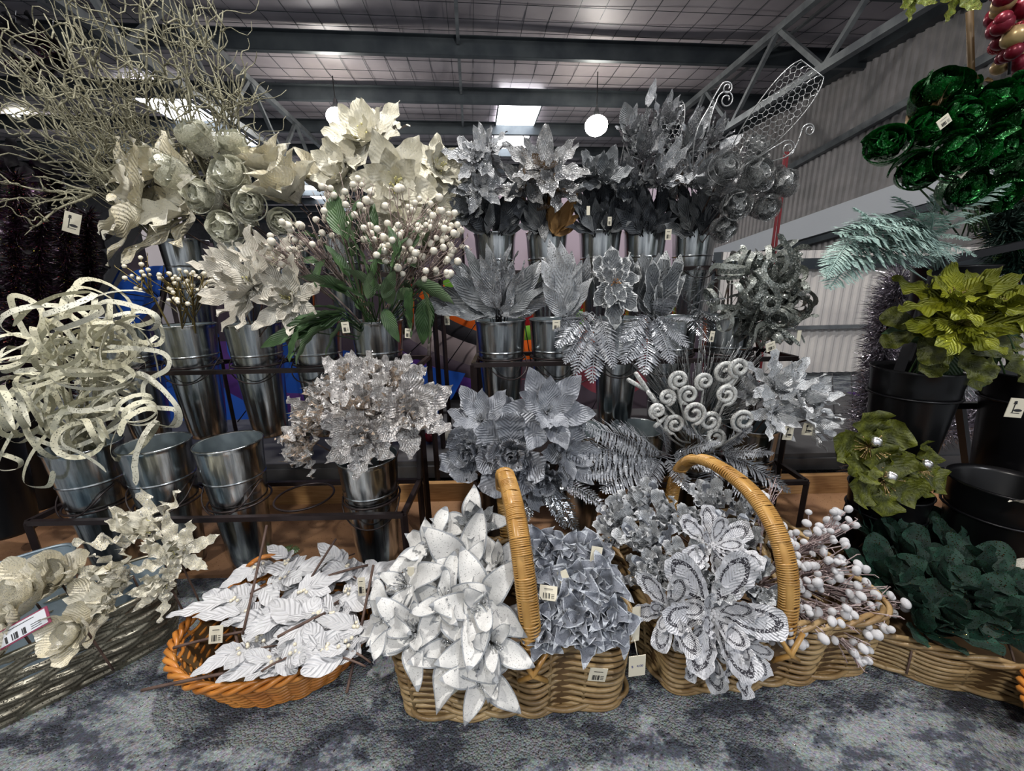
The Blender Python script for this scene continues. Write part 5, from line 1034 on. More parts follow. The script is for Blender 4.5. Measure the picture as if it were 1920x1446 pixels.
def cane_handle(t, A, B, top, w=.017):
    pts = []; A = Vector(A); B = Vector(B); top = Vector(top)
    for i in range(41):
        a = PI * i / 40; m_ = A.lerp(B, .5); x = math.cos(a); s = math.sin(a) ** .75
        q = m_ + (A - B) * .5 * math.copysign(abs(x) ** .8, x); q.z = A.z + (top.z - A.z) * s; q.x += (top.x - m_.x) * s; pts.append(q)
    part('handle', MB().tube(pts, w * .82, 10, flat=.62), M['wicker_h'], t)
    wr_ = MB(); L = []; 
    for i in range(len(pts) - 1):
        for k in range(14 if False else 4):
            L.append((pts[i].lerp(pts[i + 1], k / 4), (pts[i + 1] - pts[i]).normalized()))
    for i, (q, d) in enumerate(L):
        seg = (i // 9) % 2
        sd = Vector((1, 0, 0)); sd = (sd - d * sd.dot(d)).normalized(); u = d.cross(sd)
        pp = []
        for k in range(12):
            a = 2 * PI * k / 12; bulge = 1.0
            if seg and abs(math.sin(a)) > .8: bulge = .72
            pp.append(q + sd * (w * 1.0 * math.cos(a) * bulge) + u * (w * .68 * math.sin(a) * bulge))
        wr_.tube(pp, .0021, 4, close=True)
    part('cane_wrap', wr_, M['wicker_h'], t)
    for e in (A, B):
        for s in (-1, 1):
            part('binding', MB().tube([e + Vector((s * .026, -.012, .012)), e + Vector((0, -.024 if e.y < (A.y + B.y) / 2 else .02, -.028)), e + Vector((-s * .026, -.012, -.055))], .0052, 6), M['wicker_h'], t)
# basket with the white and grey felt poinsettias
bT = basket('rectangular wicker basket with a tall cane handle, front centre', -.008, .775, .240, .168, .175, .05, 'wicker', rows=10, stakes=24, sr=.0047, wave=.0120, wavez=.0, aph=.25, flare=.06, p=9.0)
cane_handle(bT, (.028, .603, .172), (-.02, .945, .172), (-.012, .77, .435), .019)
for sx in (-1, 1):
    part('side_loop', MB().tube([Vector((sx * .232, .775 + .01, .17)) + Vector((sx * .02 * math.sin(PI * i / 10), -.06 * math.cos(PI * i / 10), .02 * math.sin(PI * i / 10))) for i in range(11)], .007, 7), M['wicker'], bT)
bU = basket('rectangular wicker basket with arched cane handle, right of centre, full of silver picks', .53, .855, .262, .205, .165, .09, 'wicker', rows=10, stakes=26, sr=.0046, wave=.0120, wavez=.0, aph=.25, flare=.08, p=7.0)
cane_handle(bU, (.535, .640, .165), (.47, 1.06, .165), (.50, .85, .415), .019)
bV = basket('shallow rounded wicker basket of dark green leaves at the right', 1.03, .80, .37, .20, .105, -.35, 'wicker', rows=7, stakes=26, flare=.12, p=3.0, sr=.0046, wave=.0110, aph=.25)
bO = basket('orange oval wicker basket of white leaf picks on the carpet', -.545, .768, .218, .172, .108, .12, 'orange', rows=12, stakes=30, flare=.30, p=2.1, sr=.0036, rim_r=.0085, wave=.0055)
hc = Vector((-.665, .905, .105)); part('loop_handle', MB().tube([hc + Vector((-.052 * math.cos(PI * i / 14), .02 * math.cos(PI * i / 14) * -1, .062 * math.sin(PI * i / 14))) for i in range(15)], .006, 7), M['orange'], bO)
hc = Vector((-.665, .905, .105)); part('loop_handle', MB().tube([hc + Vector((-.052 * math.cos(PI * i / 40) , .02 * math.cos(PI * i / 40) * -1, .062 * math.sin(PI * i / 40))) + Vector((.004 * math.cos(i * .9), .004 * math.sin(i * .9), 0)) for i in range(41)], .0042, 6), M['orange'], bO)
bW = basket('edge of an orange wicker basket at the lower right corner', atz(1902, 1370, .11).x + .215, atz(1902, 1370, .11).y - .03, .16, .13, .12, 0, 'orange', rows=14, stakes=24, flare=.25, p=2.2, sr=.004, rim_r=.009, wave=.004)

# pewter trough with pressed wave pattern
A = atz(-230, 1500, 0); A.z = 0; Bq = atz(362, 1196, 0); Bq.z = 0; dv = (Bq - A).normalized(); nv_ = Vector((-dv.y, dv.x, 0)); Lt = (Bq - A).length
def trough(label, org, Lt, Wt, Ht, m, rimm, pattern=True, flare=.02, name='metal_trough'):
    c = org + dv * (Lt / 2) + nv_ * (Wt / 2); t = thing(name, label, 'tub', c); N = 560 if pattern else 90; rows = []; rowsn = 60 if pattern else 6; rot = math.atan2(dv.y, dv.x)
    for j in range(rowsn + 1):
        z = Ht * j / rowsn; row = []; base_ = rrect(c.x, c.y, Lt / 2 - flare + flare * j / rowsn, Wt / 2 - flare + flare * j / rowsn, rot, N, 4.5)
        s = 0; prev = None
        for i, (x, y) in enumerate(base_):
            if prev: s += math.hypot(x - prev[0], y - prev[1])
            prev = (x, y); d = 0
            if pattern and 3 < j < rowsn - 3:
                # stretched cells: paired wavy ridges meeting and parting
                zz = z / .026; ph = s / .075 * 2 * PI; k = math.floor(zz); f = zz - k; off = PI * (k % 2)
                wv = .26 * math.cos(ph + off); r1 = abs(f - .5 - wv); r2 = abs(f - .5 + wv); dd = min(abs(f - (.5 + .42 * abs(math.cos(ph / 2 + off / 2)))), abs(f - (.5 - .42 * abs(math.cos(ph / 2 + off / 2)))))
                d = .0045 * max(0, 1 - dd / .2) - .0065 * max(0, 1 - abs(f - .5) / (.40 * abs(math.cos(ph / 2 + off / 2)) + .02)) ** .5
            dx, dy = x - c.x, y - c.y; l = math.hypot(dx, dy); row.append(Vector((x + dx / l * d, y + dy / l * d, z)))
        row.append(row[0]); rows.append(row)
    part('tub_wall', MB().grid(rows), M[m], t)
    inn = [[Vector((x, y, Ht - .002)) for x, y in rrect(c.x, c.y, Lt / 2 - .004, Wt / 2 - .004, rot, 90, 4.5)], [Vector((x, y, .01)) for x, y in rrect(c.x, c.y, Lt / 2 - flare - .006, Wt / 2 - flare - .006, rot, 90, 4.5)]]
    for r in inn: r.append(r[0])
    part('inside_wall', MB().grid(inn), M['zinc'], t); part('base_panel', MB().poly(inn[1][:-1]), M['zinc'], t, False)
    part('rim', MB().tube([Vector((x, y, Ht)) for x, y in rrect(c.x, c.y, Lt / 2, Wt / 2, rot, 120, 4.5)], .0045, 7, close=True), M[rimm], t); return t
trough('hammered pewter trough with a wavy pressed pattern, lower left', A, Lt, .20, .165, 'tub', 'tubrim')
trough('plain pale zinc tub behind the pewter trough', A + nv_ * .225 - dv * .05, Lt - .12, .17, .19, 'zinc', 'zinc', False, .03, 'zinc_tub')
def card(label, p, w_, h_, yaw, pitch=0, roll=0, price=None, barcode=True, border=None, name='price_tag', icon=False, gp=None, string=None):
    t = thing(name, label, 'tag', p, gp); t.rotation_euler = (pitch, roll, yaw)
    cd_ = part('card', MB().box((0, 0, 0), (w_, .0012, h_)), M['card'] if not border else M[border], t, False, Matrix.Identity(4))
    if border: part('label_panel', MB().box((0, -.0009, 0), (w_ * .9, .0008, h_ * .84)), M['whitebeam'], t, False, Matrix.Identity(4))
    if barcode:
        rgb = random.Random(int(w_ * 1e5)); mb = MB(); x = -w_ * .26
        while x < w_ * .1: ww = rgb.choice([.0008, .0014, .002]) * w_ / .03; mb.box((x, -.0016, -h_ * .18), (ww * .6, .0006, h_ * .36)); x += ww * 1.5
        part('barcode', mb, M['ink'], cd_, False, Matrix.Identity(4))
        mb = MB()
        for k in range(3): mb.box((w_ * .26, -.0016, -h_ * .3 + k * h_ * .12), (w_ * .18, .0006, h_ * .025))
        mb.box((0, -.0016, h_ * .28), (w_ * .5, .0006, h_ * .03)); part('print_lines', mb, M['ink'], cd_, False, Matrix.Identity(4))
    if icon:
        mb = MB(); mb.box((-w_ * .16, -.0012, 0), (w_ * .05, .0006, h_ * .5)); mb.slab([(-w_ * .27, -.001, h_ * .2), (-w_ * .05, -.001, h_ * .2), (-w_ * .10, -.001, h_ * .3), (-w_ * .22, -.001, h_ * .3)], (0, -.0006, 0)); mb.slab([(-w_ * .16 + w_ * .1 * math.cos(a * PI / 6), -.001, h_ * .3 + h_ * .06 * math.sin(a * PI / 6)) for a in range(7)], (0, -.0006, 0))
        mb.slab([(w_ * .12 + w_ * .24 * math.cos(a * PI / 8), -.001, -h_ * .12 + h_ * .07 * math.sin(a * PI / 8)) for a in range(16)], (0, -.0006, 0)); mb.box((w_ * .02, -.0012, -h_ * .27), (w_ * .5, .0006, h_ * .025)); part('printed_logo', mb, M['ink'], cd_, False, Matrix.Identity(4))
    if price:
        cu = bpy.data.curves.new('price', 'FONT'); cu.body = price; cu.size = h_ * .16; cu.align_x = 'CENTER'; tmp = bpy.data.objects.new('price_text', cu); C.objects.link(tmp)
        me = bpy.data.meshes.new_from_object(tmp.evaluated_get(bpy.context.evaluated_depsgraph_get())); bpy.data.objects.remove(tmp); me.materials.clear(); me.materials.append(M['blueink'])
        o = link('printed_price', me, cd_, Matrix.Translation((0, -.0013, -.002)) @ RM('X', PI / 2))
    if string: part('string', MB().tube([Vector((0, 0, h_ / 2)), Vector(string)], .0008, 4), M['card'], t, M=Matrix.Identity(4))
    return t

# contents: pewter trough
for px, py, z, r, fc, kd, l in [
 (60, 1130, .22, 92, (-.1, -.5, .8), 'magnolia', 'cream glitter magnolia at the left edge of the trough'),
 (110, 1090, .24, 62, (.2, -.4, .9), 'magnolia', 'cream glitter magnolia with a rolled petal, behind'),
 (30, 1190, .20, 68, (-.3, -.8, .5), 'magnolia', 'cream glitter magnolia under the price label'),
 (150, 1180, .20, 60, (.1, -.8, .5), 'magnolia', 'cream glitter magnolia hanging over the trough front'),
 (280, 1000, .27, 92, (0, -.5, .9), 'cream_curl', 'cream frilled flower with curling petals, highest'),
 (330, 1040, .24, 78, (.5, -.5, .7), 'cream_curl', 'cream frilled flower at the right end of the trough'),
 (240, 1080, .22, 80, (-.2, -.7, .6), 'cream_curl', 'cream frilled flower with gold edges in the middle'),
 (310, 1095, .20, 62, (.2, -.9, .4), 'cream_curl', 'cream frilled flower low by the trough rim'),
 (200, 1130, .19, 66, (-.1, -.7, .6), 'cream_leaf', 'plain cream petalled flower lying in the trough')]:
    p = atz(px, py, z); flower('cream_bloom', 'artificial flower', l, kd, p, 0, None, r, Vector((p.x, p.y + .03, .06)), fc)
card('white price label with a maroon border on the cream magnolias', atz(40, 1180, .235), .085, .034, .55, -.75, -.35, border='maroon')
# contents: orange basket, white ribbed leaf picks
rq = random.Random(21)
WP = [(450, 1150, 62, 'left, between the stems'), (540, 1140, 66, 'upper middle, behind the longest leaves'), (590, 1150, 66, 'middle, crossing the longest leaves'), (550, 1225, 70, 'front middle'), (480, 1200, 62, 'left of the centre'), (620, 1160, 62, 'right of the centre'), (530, 1050, 52, 'back middle near the metal bucket'), (640, 1060, 60, 'back right near the metal bucket'), (425, 1125, 72, 'leftmost'), (440, 1225, 58, 'lowest left by the rim'), (520, 1080, 66, 'upper left'), (560, 1110, 62, 'upper middle'), (600, 1060, 74, 'at the back rim'), (500, 1160, 62, 'middle left'), (560, 1180, 86, 'centre, longest leaves'), (600, 1225, 84, 'front, lying over the rim'), (500, 1245, 66, 'front left'), (650, 1110, 72, 'upper right'), (670, 1180, 62, 'right side'), (640, 1215, 56, 'front right'), (690, 1080, 66, 'far right against the felt flowers'), (470, 1060, 48, 'far back left')]
def flat_pick(label, p, ang, L, n, seed):
    rg = random.Random(seed); d = Vector((math.cos(ang), math.sin(ang), 0)); s = Vector((-d.y, d.x, 0)); b = p - d * L * 1.0 + Vector((0, 0, -.02)); t = thing('white_leaf_pick', label, 'foliage', b)
    pts = bez(b, b.lerp(p, .5) + Vector((0, 0, .01)), p + d * L * .2 - Vector((0, 0, .0)), 8); part('stem', MB().tube(pts, .0022, 5), M['browntwig'], t)
    for k in range(n):
        q = pts[3 + min(5, k)]; sg = 1 if k % 2 else -1; a = rg.uniform(.35, 1.0) * sg if k < n - 1 else 0
        X = (d * math.cos(a) + s * math.sin(a) + Vector((0, 0, rg.uniform(-.25, .25)))).normalized(); Z = Vector((rg.uniform(-.35, .35), rg.uniform(-.6, 0), 1)); Z = (Z - X * Z.dot(X)).normalized(); l = L * (rg.uniform(.75, .95) if k < n - 1 else 1.25)
        me = petal('white_leaf', 'oval' if k < n - 1 else 'long', .56 if k < n - 1 else .44, bend=rg.choice((.1, -.2)), cup=.06, ruf=.03, seed=rg.randrange(3), name='leaf')
        link('leaf', me, t, Matrix.Translation(q + Vector((0, 0, .003 * k)) - b) @ Matrix((X, Z.cross(X), Z)).transposed().to_4x4() @ Matrix.Diagonal((l, l, l, 1)))
    bd = MB()
    for k in range(4): bd.sph(p + Vector((rg.uniform(-.012, .012), rg.uniform(-.012, .012), .012)), .004, 7, 5)
    part('beads', bd, M['pearl'], t)
for i, (px, py, r, l) in enumerate(WP):
    px = 540 + (px - 540) * .95 + 12; py = 1150 + (py - 1150) * .95 + 4; p = atz(px, py, .125 + .011 * (i % 4)); a = rq.choice([2.9, 3.5, 3.9, 4.2, 2.6, .6, .3]) + rq.uniform(-.3, .3)
    flat_pick('white ribbed leaf pick in the orange basket, ' + l, p, a, r * mpp(p) * .95, 6, i + 60)
for i, (x0, y0, z0, x1, y1, z1) in enumerate([(265, 1295, .13, 470, 1255, .13), (325, 1215, .12, 455, 1185, .13), (500, 985, .30, 455, 1190, .14), (650, 1300, .10, 700, 1060, .2), (630, 1010, .24, 560, 1120, .14), (430, 1150, .12, 450, 1230, .12), (520, 1195, .165, 610, 1150, .165), (600, 1085, .17, 690, 1060, .17)]):
    a = atz(x0, y0, z0); e = atz(x1, y1, z1); o = link('loose_stem', MB().tube(bez(a, a.lerp(e, .5) + Vector((.004, 0, .006)), e, 6), .003, 6).mesh('loose_stem', M['browntwig'], a), None, Matrix.Translation(a))
    tag(o, ['brown stem poking out low left of the orange basket', 'brown stem crossing the left rim of the orange basket', 'tall thin brown stem rising from the orange basket', 'brown stem standing against the felt flower basket', 'brown stem at the back rim of the orange basket', 'short brown stem inside the left of the orange basket', 'brown stem lying on the largest white leaf', 'brown stem between the upper white leaves'][i], 'stem')
card('cream paper tag hanging inside the left of the orange basket', atz(405, 1190, .14), .026, .036, .2, -.3, .1)
card('cream barcode tag on the upper right white leaves', atz(678, 1100, .17), .024, .04, -.4, -.4, -.35)
# contents: basket T
WF = [(885, 992, .30, 60, 'highest at the back'), (805, 1035, .27, 64, 'back left'), (875, 1068, .27, 80, 'centre, fully open'), (932, 1062, .27, 58, 'beside the cane handle'), (765, 1098, .25, 66, 'leftmost, petals over the orange basket'), (905, 1135, .25, 76, 'right of centre with silver stamens'), (835, 1130, .25, 72, 'left of centre'), (780, 1185, .21, 66, 'lower left corner'), (920, 1205, .21, 72, 'under the handle foot'), (855, 1212, .19, 72, 'hanging over the front rim, left'), (905, 1262, .165, 62, 'hanging lowest over the front rim'), (728, 1160, .22, 56, 'drooping out at the left')]
for px, py, z, r, l in WF:
    p = atz(px, py, z); c = Vector((-.09, .78, .05)); d = (p - c); f = Vector((d.x * 2.2, d.y * 1.2 - .35, .55))
    flower('felt_poinsettia', 'artificial flower', 'white felt poinsettia in the centre basket, ' + l, 'white_felt', p, 0, None, r * 1.18, c + Vector((rq.uniform(-.06, .06), rq.uniform(-.05, .05), 0)), f)
GF = [(1015, 1035, .26, 48, 'back, beside the handle'), (1060, 1045, .26, 50, 'back middle'), (1110, 1050, .25, 50, 'back right'), (1020, 1090, .24, 44, 'left, behind the tags'), (1075, 1095, .25, 54, 'middle, petals upright'), (1125, 1100, .24, 52, 'right of the middle'), (1020, 1150, .22, 50, 'left by the handle'), (1075, 1160, .22, 58, 'front middle, widest'), (1130, 1150, .22, 52, 'front right'), (1150, 1175, .20, 44, 'right corner over the rim'), (1020, 1195, .20, 40, 'lowest left'), (1095, 1190, .20, 48, 'lowest at the front rim')]
for px, py, z, r, l in GF:
    p = atz(px, py, z); c = Vector((.11, .78, .05)); d = (p - c); f = Vector((d.x * 2.2, d.y * 1.2 - .25, .6))
    flower('felt_poinsettia', 'artificial flower', 'slate grey felt poinsettia in the centre basket, ' + l, 'grey_feltf', p, 0, None, r * 1.1, c + Vector((rq.uniform(-.06, .06), rq.uniform(-.05, .05), 0)), f)
flower('silver_star_flower', 'artificial flower', 'blue silver flower with pointed petals at the back of the centre basket', 'grey_poin', atz(895, 985, .32), 0, None, 50, Vector((-.05, .85, .1)), (0, -.3, 1))
card('white price tag reading $ 4.00 hanging on the basket corner', Vector((.222, .583, .158)), .032, .047, .1, 0, -.03, price='$   4.00', barcode=False, string=(-.002, .01, .05))
card('small barcode tag hanging below the grey felt flowers', Vector((.148, .578, .145)), .033, .034, .0, .1, .12)
card('cream tag between the grey felt flowers', atz(1028, 1112, .27), .034, .026, -.1, -.6, .1)
card('cream tag tilted beside the handle, behind the grey flowers', atz(1060, 1090, .275), .022, .04, -.3, -.5, -.6, barcode=False)
card('cream tag standing at the back right of the centre basket', atz(1118, 1040, .29), .028, .032, .3, -.4, .4, barcode=False)
card('cream card tucked behind the right basket corner', atz(1192, 1170, .2), .024, .062, .5, -.3, .35, barcode=False)
card('cream tag pinned under the lowest white flower', Vector((-.125, .583, .12)), .032, .038, 0, .1, .75, barcode=False)
card('cream tag at the left among the white flowers', atz(770, 1080, .26), .014, .038, 0, -.2, .05, barcode=False)
# contents: basket U
for px, py, z, r, l in [(1180, 985, .27, 62, 'back left corner'), (1160, 1010, .24, 50, 'leaning out at the left'), (1215, 1030, .26, 66, 'left, behind the front row'), (1250, 985, .29, 62, 'back, left of the handle'), (1300, 1000, .29, 58, 'back middle'), (1240, 1085, .24, 60, 'left side over the rim'), (1290, 1060, .26, 58, 'middle'), (1380, 1030, .26, 62, 'under the handle arch'), (1400, 1090, .24, 62, 'right of the middle by the handle'), (1210, 1090, .2, 50, 'lowest at the left rim'), (1340, 1110, .23, 60, 'centre behind the sequin flowers'), (1420, 1130, .21, 52, 'right, near the handle foot'), (1210, 960, .3, 56, 'highest at the back left'), (1330, 960, .3, 56, 'highest under the arch'), (1390, 975, .28, 50, 'back right')]:
    p = atz(px, py, z); c = Vector((.50, .9, .05)); d = p - c; f = Vector((d.x * 1.5 - .1, d.y * 1.2 - .15, .7))
    flower('silver_tuft_flower', 'artificial flower', 'ruffled silver flower in the arched handle basket, ' + l, 'silver_tuft', p, 0, None, r * 1.1, c + Vector((rq.uniform(-.09, .09), rq.uniform(-.06, .06), 0)), f)
for px, py, z, r, fc, l, sp in [(1335, 1150, .22, 118, (-.05, -.9, .55), 'white poinsettia with dark sequin outlines, largest, over the basket front', .5), (1335, 1022, .31, 78, (.1, -.6, .8), 'white poinsettia with dark sequin outlines under the handle', .2), (1255, 1145, .22, 72, (-.5, -.8, .4), 'white poinsettia with dark sequin outlines spreading left', 1.0), (1385, 1205, .17, 82, (.4, -1, .2), 'white poinsettia with dark sequin outlines reaching lower right', .1), (1325, 1215, .15, 72, (-.1, -1, .1), 'white poinsettia with dark sequin outlines hanging lowest', .8)]:
    flower('sequin_poinsettia', 'artificial flower', l, 'white_seq', atz(px, py, z), 0, None, r, Vector((.47, .85, .08)), fc, spin=sp)
for i, (px, py, z, sp, nb, l) in enumerate([(1480, 1030, .24, .06, 13, 'upper left by the handle'), (1530, 1010, .26, .055, 12, 'upper right'), (1570, 985, .28, .04, 8, 'highest, before the black bucket'), (1500, 1090, .22, .06, 15, 'middle left'), (1560, 1070, .22, .06, 15, 'middle'), (1600, 1110, .18, .055, 12, 'middle right over the basket end'), (1500, 1150, .17, .055, 13, 'lower left on the rim'), (1560, 1160, .16, .055, 12, 'lower middle'), (1620, 1170, .14, .05, 9, 'reaching right over the next basket'), (1670, 1130, .16, .035, 5, 'furthest right'), (1600, 1215, .11, .035, 5, 'hanging lowest'), (1465, 1180, .16, .04, 7, 'beside the handle foot'), (1430, 935, .30, .05, 6, 'standing up behind the handle')]):
    berry_spray('snow_berry_spray', 'snowy white berry spray on pink grey twigs, ' + l, Vector((.62, .85, .09)), atz(px, py, z), sp * .95, int(nb * 1.45), .0092, SNOW, 'berry', 'pinktwig', 800 + i, 'snowy berry sprays', 12)
card('small cream tag beside the foot of the arched handle', atz(1468, 1185, .16), .014, .03, -.2, .1, -.15, barcode=False)
# contents: basket V
for px, py, z, r, l in [(1640, 1010, .17, 66, 'upper left'), (1700, 1050, .17, 72, 'left of centre'), (1650, 1080, .16, 68, 'left by the berries'), (1760, 1100, .16, 80, 'centre, largest leaf'), (1700, 1130, .14, 70, 'front left'), (1830, 1090, .16, 76, 'upper right'), (1840, 1150, .14, 76, 'right'), (1780, 1170, .13, 72, 'front middle'), (1880, 1180, .13, 66, 'front right'), (1800, 1050, .17, 66, 'back'), (1900, 1130, .15, 66, 'far right'), (1720, 1180, .12, 60, 'front over the rim'), (1730, 1010, .15, 58, 'far back')]:
    p = atz(px, py, z); a = rq.uniform(0, 6)
    flower('green_magnolia_leaves', 'foliage', 'dark green velvet leaf stem with glitter, ' + l + ' of the right basket', 'darkgreen', p, 0, None, r * 1.15, p + Vector((.05 * math.cos(a), .05 * math.sin(a), -.08)), (rq.uniform(-.4, .4), -.35, 1))

# ---------------- right side: black stand, buckets, lime and green flowers ----------------
t = thing('bucket_stand', 'black A frame bucket stand leaning at the right', 'stand', at(1600, 960, 1.05))
def bb(a, Ya, b, Yb, w_=.02, nm='leg'): part(nm, MB().bar(at(*a, Ya), at(*b, Yb), w_), M['blackmetal'], t, False)
bb((1765, 485), 1.15, (1572, 1015), 1.0, .024); bb((1960, 400), 1.15, (2090, 1010), 1.1, .024); bb((1765, 485), 1.15, (1830, 1000), 1.35, .02); bb((1640, 760), 1.06, (1990, 760), 1.1, .018, 'crossbar'); bb((1590, 960), 1.02, (2060, 960), 1.05, .018, 'crossbar'); bb((1765, 490), 1.15, (1960, 450), 1.15, .02, 'crossbar')
def bbucket(px, py, Y, s, label):
    q = at(px, py, Y); o = thing('black_bucket', label, 'bucket', (q.x, Y, q.z - .40 * s)); link('bucket_body', BBK, o, Matrix.Diagonal((s, s, s, 1))); link('wire_ring', RINGM, o, Matrix.Translation((0, 0, .33 * s)) @ Matrix.Diagonal((s, s, s, 1))); return q
RINGM = MB().tube([(.093 * math.cos(a * PI / 14), .093 * math.sin(a * PI / 14), 0) for a in range(28)], .003, 5, close=True).mesh('wire_ring', M['blackmetal'])
bA = bbucket(1722, 690, 1.02, 1.0, 'tall black bucket under the lime poinsettias'); bB = bbucket(1668, 915, .98, .92, 'black bucket holding the jewelled lime flowers'); bC = bbucket(1890, 905, .88, 1.1, 'wide black bucket at the right edge'); bD = bbucket(1945, 700, 1.0, 1.0, 'black bucket cut off by the right edge'); bE = bbucket(1790, 500, 1.25, 1.0, 'dark bucket behind the mint ferns'); 
for q in (bA, bB, bC, bD, bE): q.z -= .07
for px, py, Y, r, fc, l in [(1790, 560, .95, 108, (-.15, -.45, .9), 'lime velvet poinsettia, highest and widest'), (1870, 575, .93, 105, (.1, -.45, .9), 'lime velvet poinsettia at the right edge'), (1800, 610, .92, 92, (-.3, -.7, .6), 'lime velvet poinsettia in front, lower')]:
    flower('lime_poinsettia', 'artificial flower', l, 'lime', px, py, Y, r, jm(bA if px < 1820 else bD), fc, stem_m='leafgreen')
for px, py, Y, r, fc, l in [(1790, 650, .95, 92, (-.2, -.8, .3), 'olive leaf cluster hanging below the lime poinsettias'), (1870, 650, .95, 92, (.1, -.9, .3), 'olive leaf cluster at the right edge'), (1730, 620, .97, 72, (-.6, -.6, .3), 'olive leaf cluster at the left'), (1900, 600, 1.0, 80, (0, -.8, .5), 'olive leaf cluster behind at the right')]:
    flower('olive_leaf_cluster', 'foliage', l, 'lime_under', px, py, Y, r, jm(bA if px < 1820 else bD), fc, stem_m='leafgreen')
for px, py, Y, r, fc, l in [(1630, 838, .90, 70, (-.2, -1, .3), 'jewelled lime flower, upper left'), (1655, 900, .88, 68, (0, -1, .2), 'jewelled lime flower, lower front'), (1720, 880, .92, 52, (.4, -.8, .3), 'jewelled lime flower at the right')]:
    o = flower('jewel_flower', 'artificial flower', l, 'jewel', px, py, Y, r, jm(bB), fc, stem_m='leafgreen')
    p = at(px, py, Y); f = Vector(fc).normalized(); link('jewel', stamens('jewel', 'jewel'), o, Matrix.Translation(p + f * r * mpp(p) * .22 - Vector(o.location)) @ Matrix.Diagonal((.17,) * 3 + (1,)))
for px, py, Y, r, fc, l in [(1700, 330, 1.06, 66, (-.4, -1, 0), 'lower left'), (1735, 210, 1.15, 79, (-.3, -.8, .5), 'upper left'), (1660, 290, 1.08, 68, (-.7, -.7, .3), 'leftmost'), (1715, 265, 1.08, 72, (-.3, -.9, .3), 'second from the left'), (1770, 245, 1.05, 72, (-.1, -1, .3), 'upper middle'), (1760, 300, 1.02, 76, (-.1, -1, 0), 'centre'), (1820, 230, 1.08, 72, (0, -.9, .5), 'upper right of the middle'), (1825, 290, 1.02, 76, (.1, -1, 0), 'right of centre'), (1880, 250, 1.05, 79, (.2, -1, .2), 'right edge, upper'), (1885, 320, 1.05, 79, (.2, -1, -.1), 'right edge, lower'), (1780, 350, 1.05, 68, (0, -1, -.3), 'lowest in the middle'), (1840, 360, 1.05, 68, (0, -1, -.3), 'lowest at the right'), (1790, 200, 1.15, 55, (-.1, -.5, .8), 'highest'), (1900, 190, 1.1, 66, (0, -.8, .5), 'topmost at the right edge')]:
    flower('green_foil_rose', 'artificial flower', 'shiny emerald green foil rose, ' + l, 'green_rose', px, py, Y, r, jm(at(1830, 430, 1.25)), fc, stem_m='leafgreen')
ferns([(1740, 440, 1.05, 1560, 500, .98), (1740, 440, 1.05, 1575, 440, 1.0), (1740, 430, 1.05, 1620, 410, 1.02), (1740, 430, 1.05, 1890, 345, .98), (1750, 440, 1.05, 1860, 400, .98), (1740, 450, 1.05, 1640, 490, .98), (1740, 450, 1.05, 1830, 480, .98), (1740, 430, 1.08, 1680, 370, 1.05), (1740, 430, 1.08, 1760, 360, 1.05), (1740, 445, 1.03, 1720, 500, .96), (1640, 450, 1.02, 1555, 540, .97), (1745, 445, 1.03, 1790, 490, .96), (1740, 440, 1.05, 1590, 470, .99), (1740, 440, 1.05, 1800, 420, 1.0), (1745, 440, 1.05, 1700, 410, 1.0), (1740, 440, 1.05, 1610, 450, .95), (1740, 440, 1.03, 1660, 430, .94), (1745, 440, 1.03, 1680, 470, .94), (1740, 435, 1.05, 1600, 425, .98), (1745, 440, 1.03, 1750, 400, .95), (1745, 440, 1.03, 1820, 450, .95), (1740, 445, 1.03, 1760, 480, .94), (1600, 440, 1.0, 1550, 520, .96), (1650, 430, 1.0, 1600, 390, 1.0)], 'frosted mint green fern frond above the lime poinsettias', 'mint', bE, 'mint fern fronds', W=.32, n=30)
# tinsel garlands
def tinsel(label, pts, R, n, m, name='tinsel_garland', seed=0, w_=.0016, gp=None):
    rg = random.Random(seed); P = [Vector(p) for p in pts]; mb = MB(); o0 = P[0]
    for i in range(n):
        f = rg.random() * (len(P) - 1); k = int(f); k = min(k, len(P) - 2); c = P[k].lerp(P[k + 1], f - k); d = Vector((rg.gauss(0, 1), rg.gauss(0, 1), rg.gauss(0, .7))).normalized(); s = d.orthogonal().normalized(); s = Matrix.Rotation(rg.uniform(0, 6), 3, d) @ s; L = R * rg.uniform(.6, 1.1); bnd = s.cross(d) * L * .2
        q = len(mb.v); mb.v += [c - s * w_, c + s * w_, c + d * L * .6 - s * w_ + bnd * .5, c + d * L * .6 + s * w_ + bnd * .5, c + d * L + bnd * 1.3]; mb.f += [(q, q + 1, q + 3, q + 2), (q + 2, q + 3, q + 4)]
    mb.tube(P, .003, 4); o = link(name, mb.mesh(name, M[m], o0, smooth=False), None, Matrix.Translation(o0)); tag(o, label, 'garland', gp); return o
tinsel('silver tinsel garland hanging in the gap left of the black stand', [at(1690, 520, 1.5), at(1665, 600, 1.5), at(1650, 700, 1.48), at(1625, 800, 1.46), at(1610, 930, 1.45)], .095, 5200, 'tinsel_s')
tinsel('silver tinsel garland looped low behind the black buckets', [at(1640, 850, 1.6), at(1720, 810, 1.5), at(1800, 800, 1.5), at(1850, 760, 1.55)], .09, 3400, 'tinsel_s', seed=2)
tinsel('dark green glitter garland at the right edge behind the ferns', [at(1900, 330, 1.3), at(1890, 420, 1.25), at(1915, 520, 1.25)], .09, 2600, 'darkgreen', seed=3)
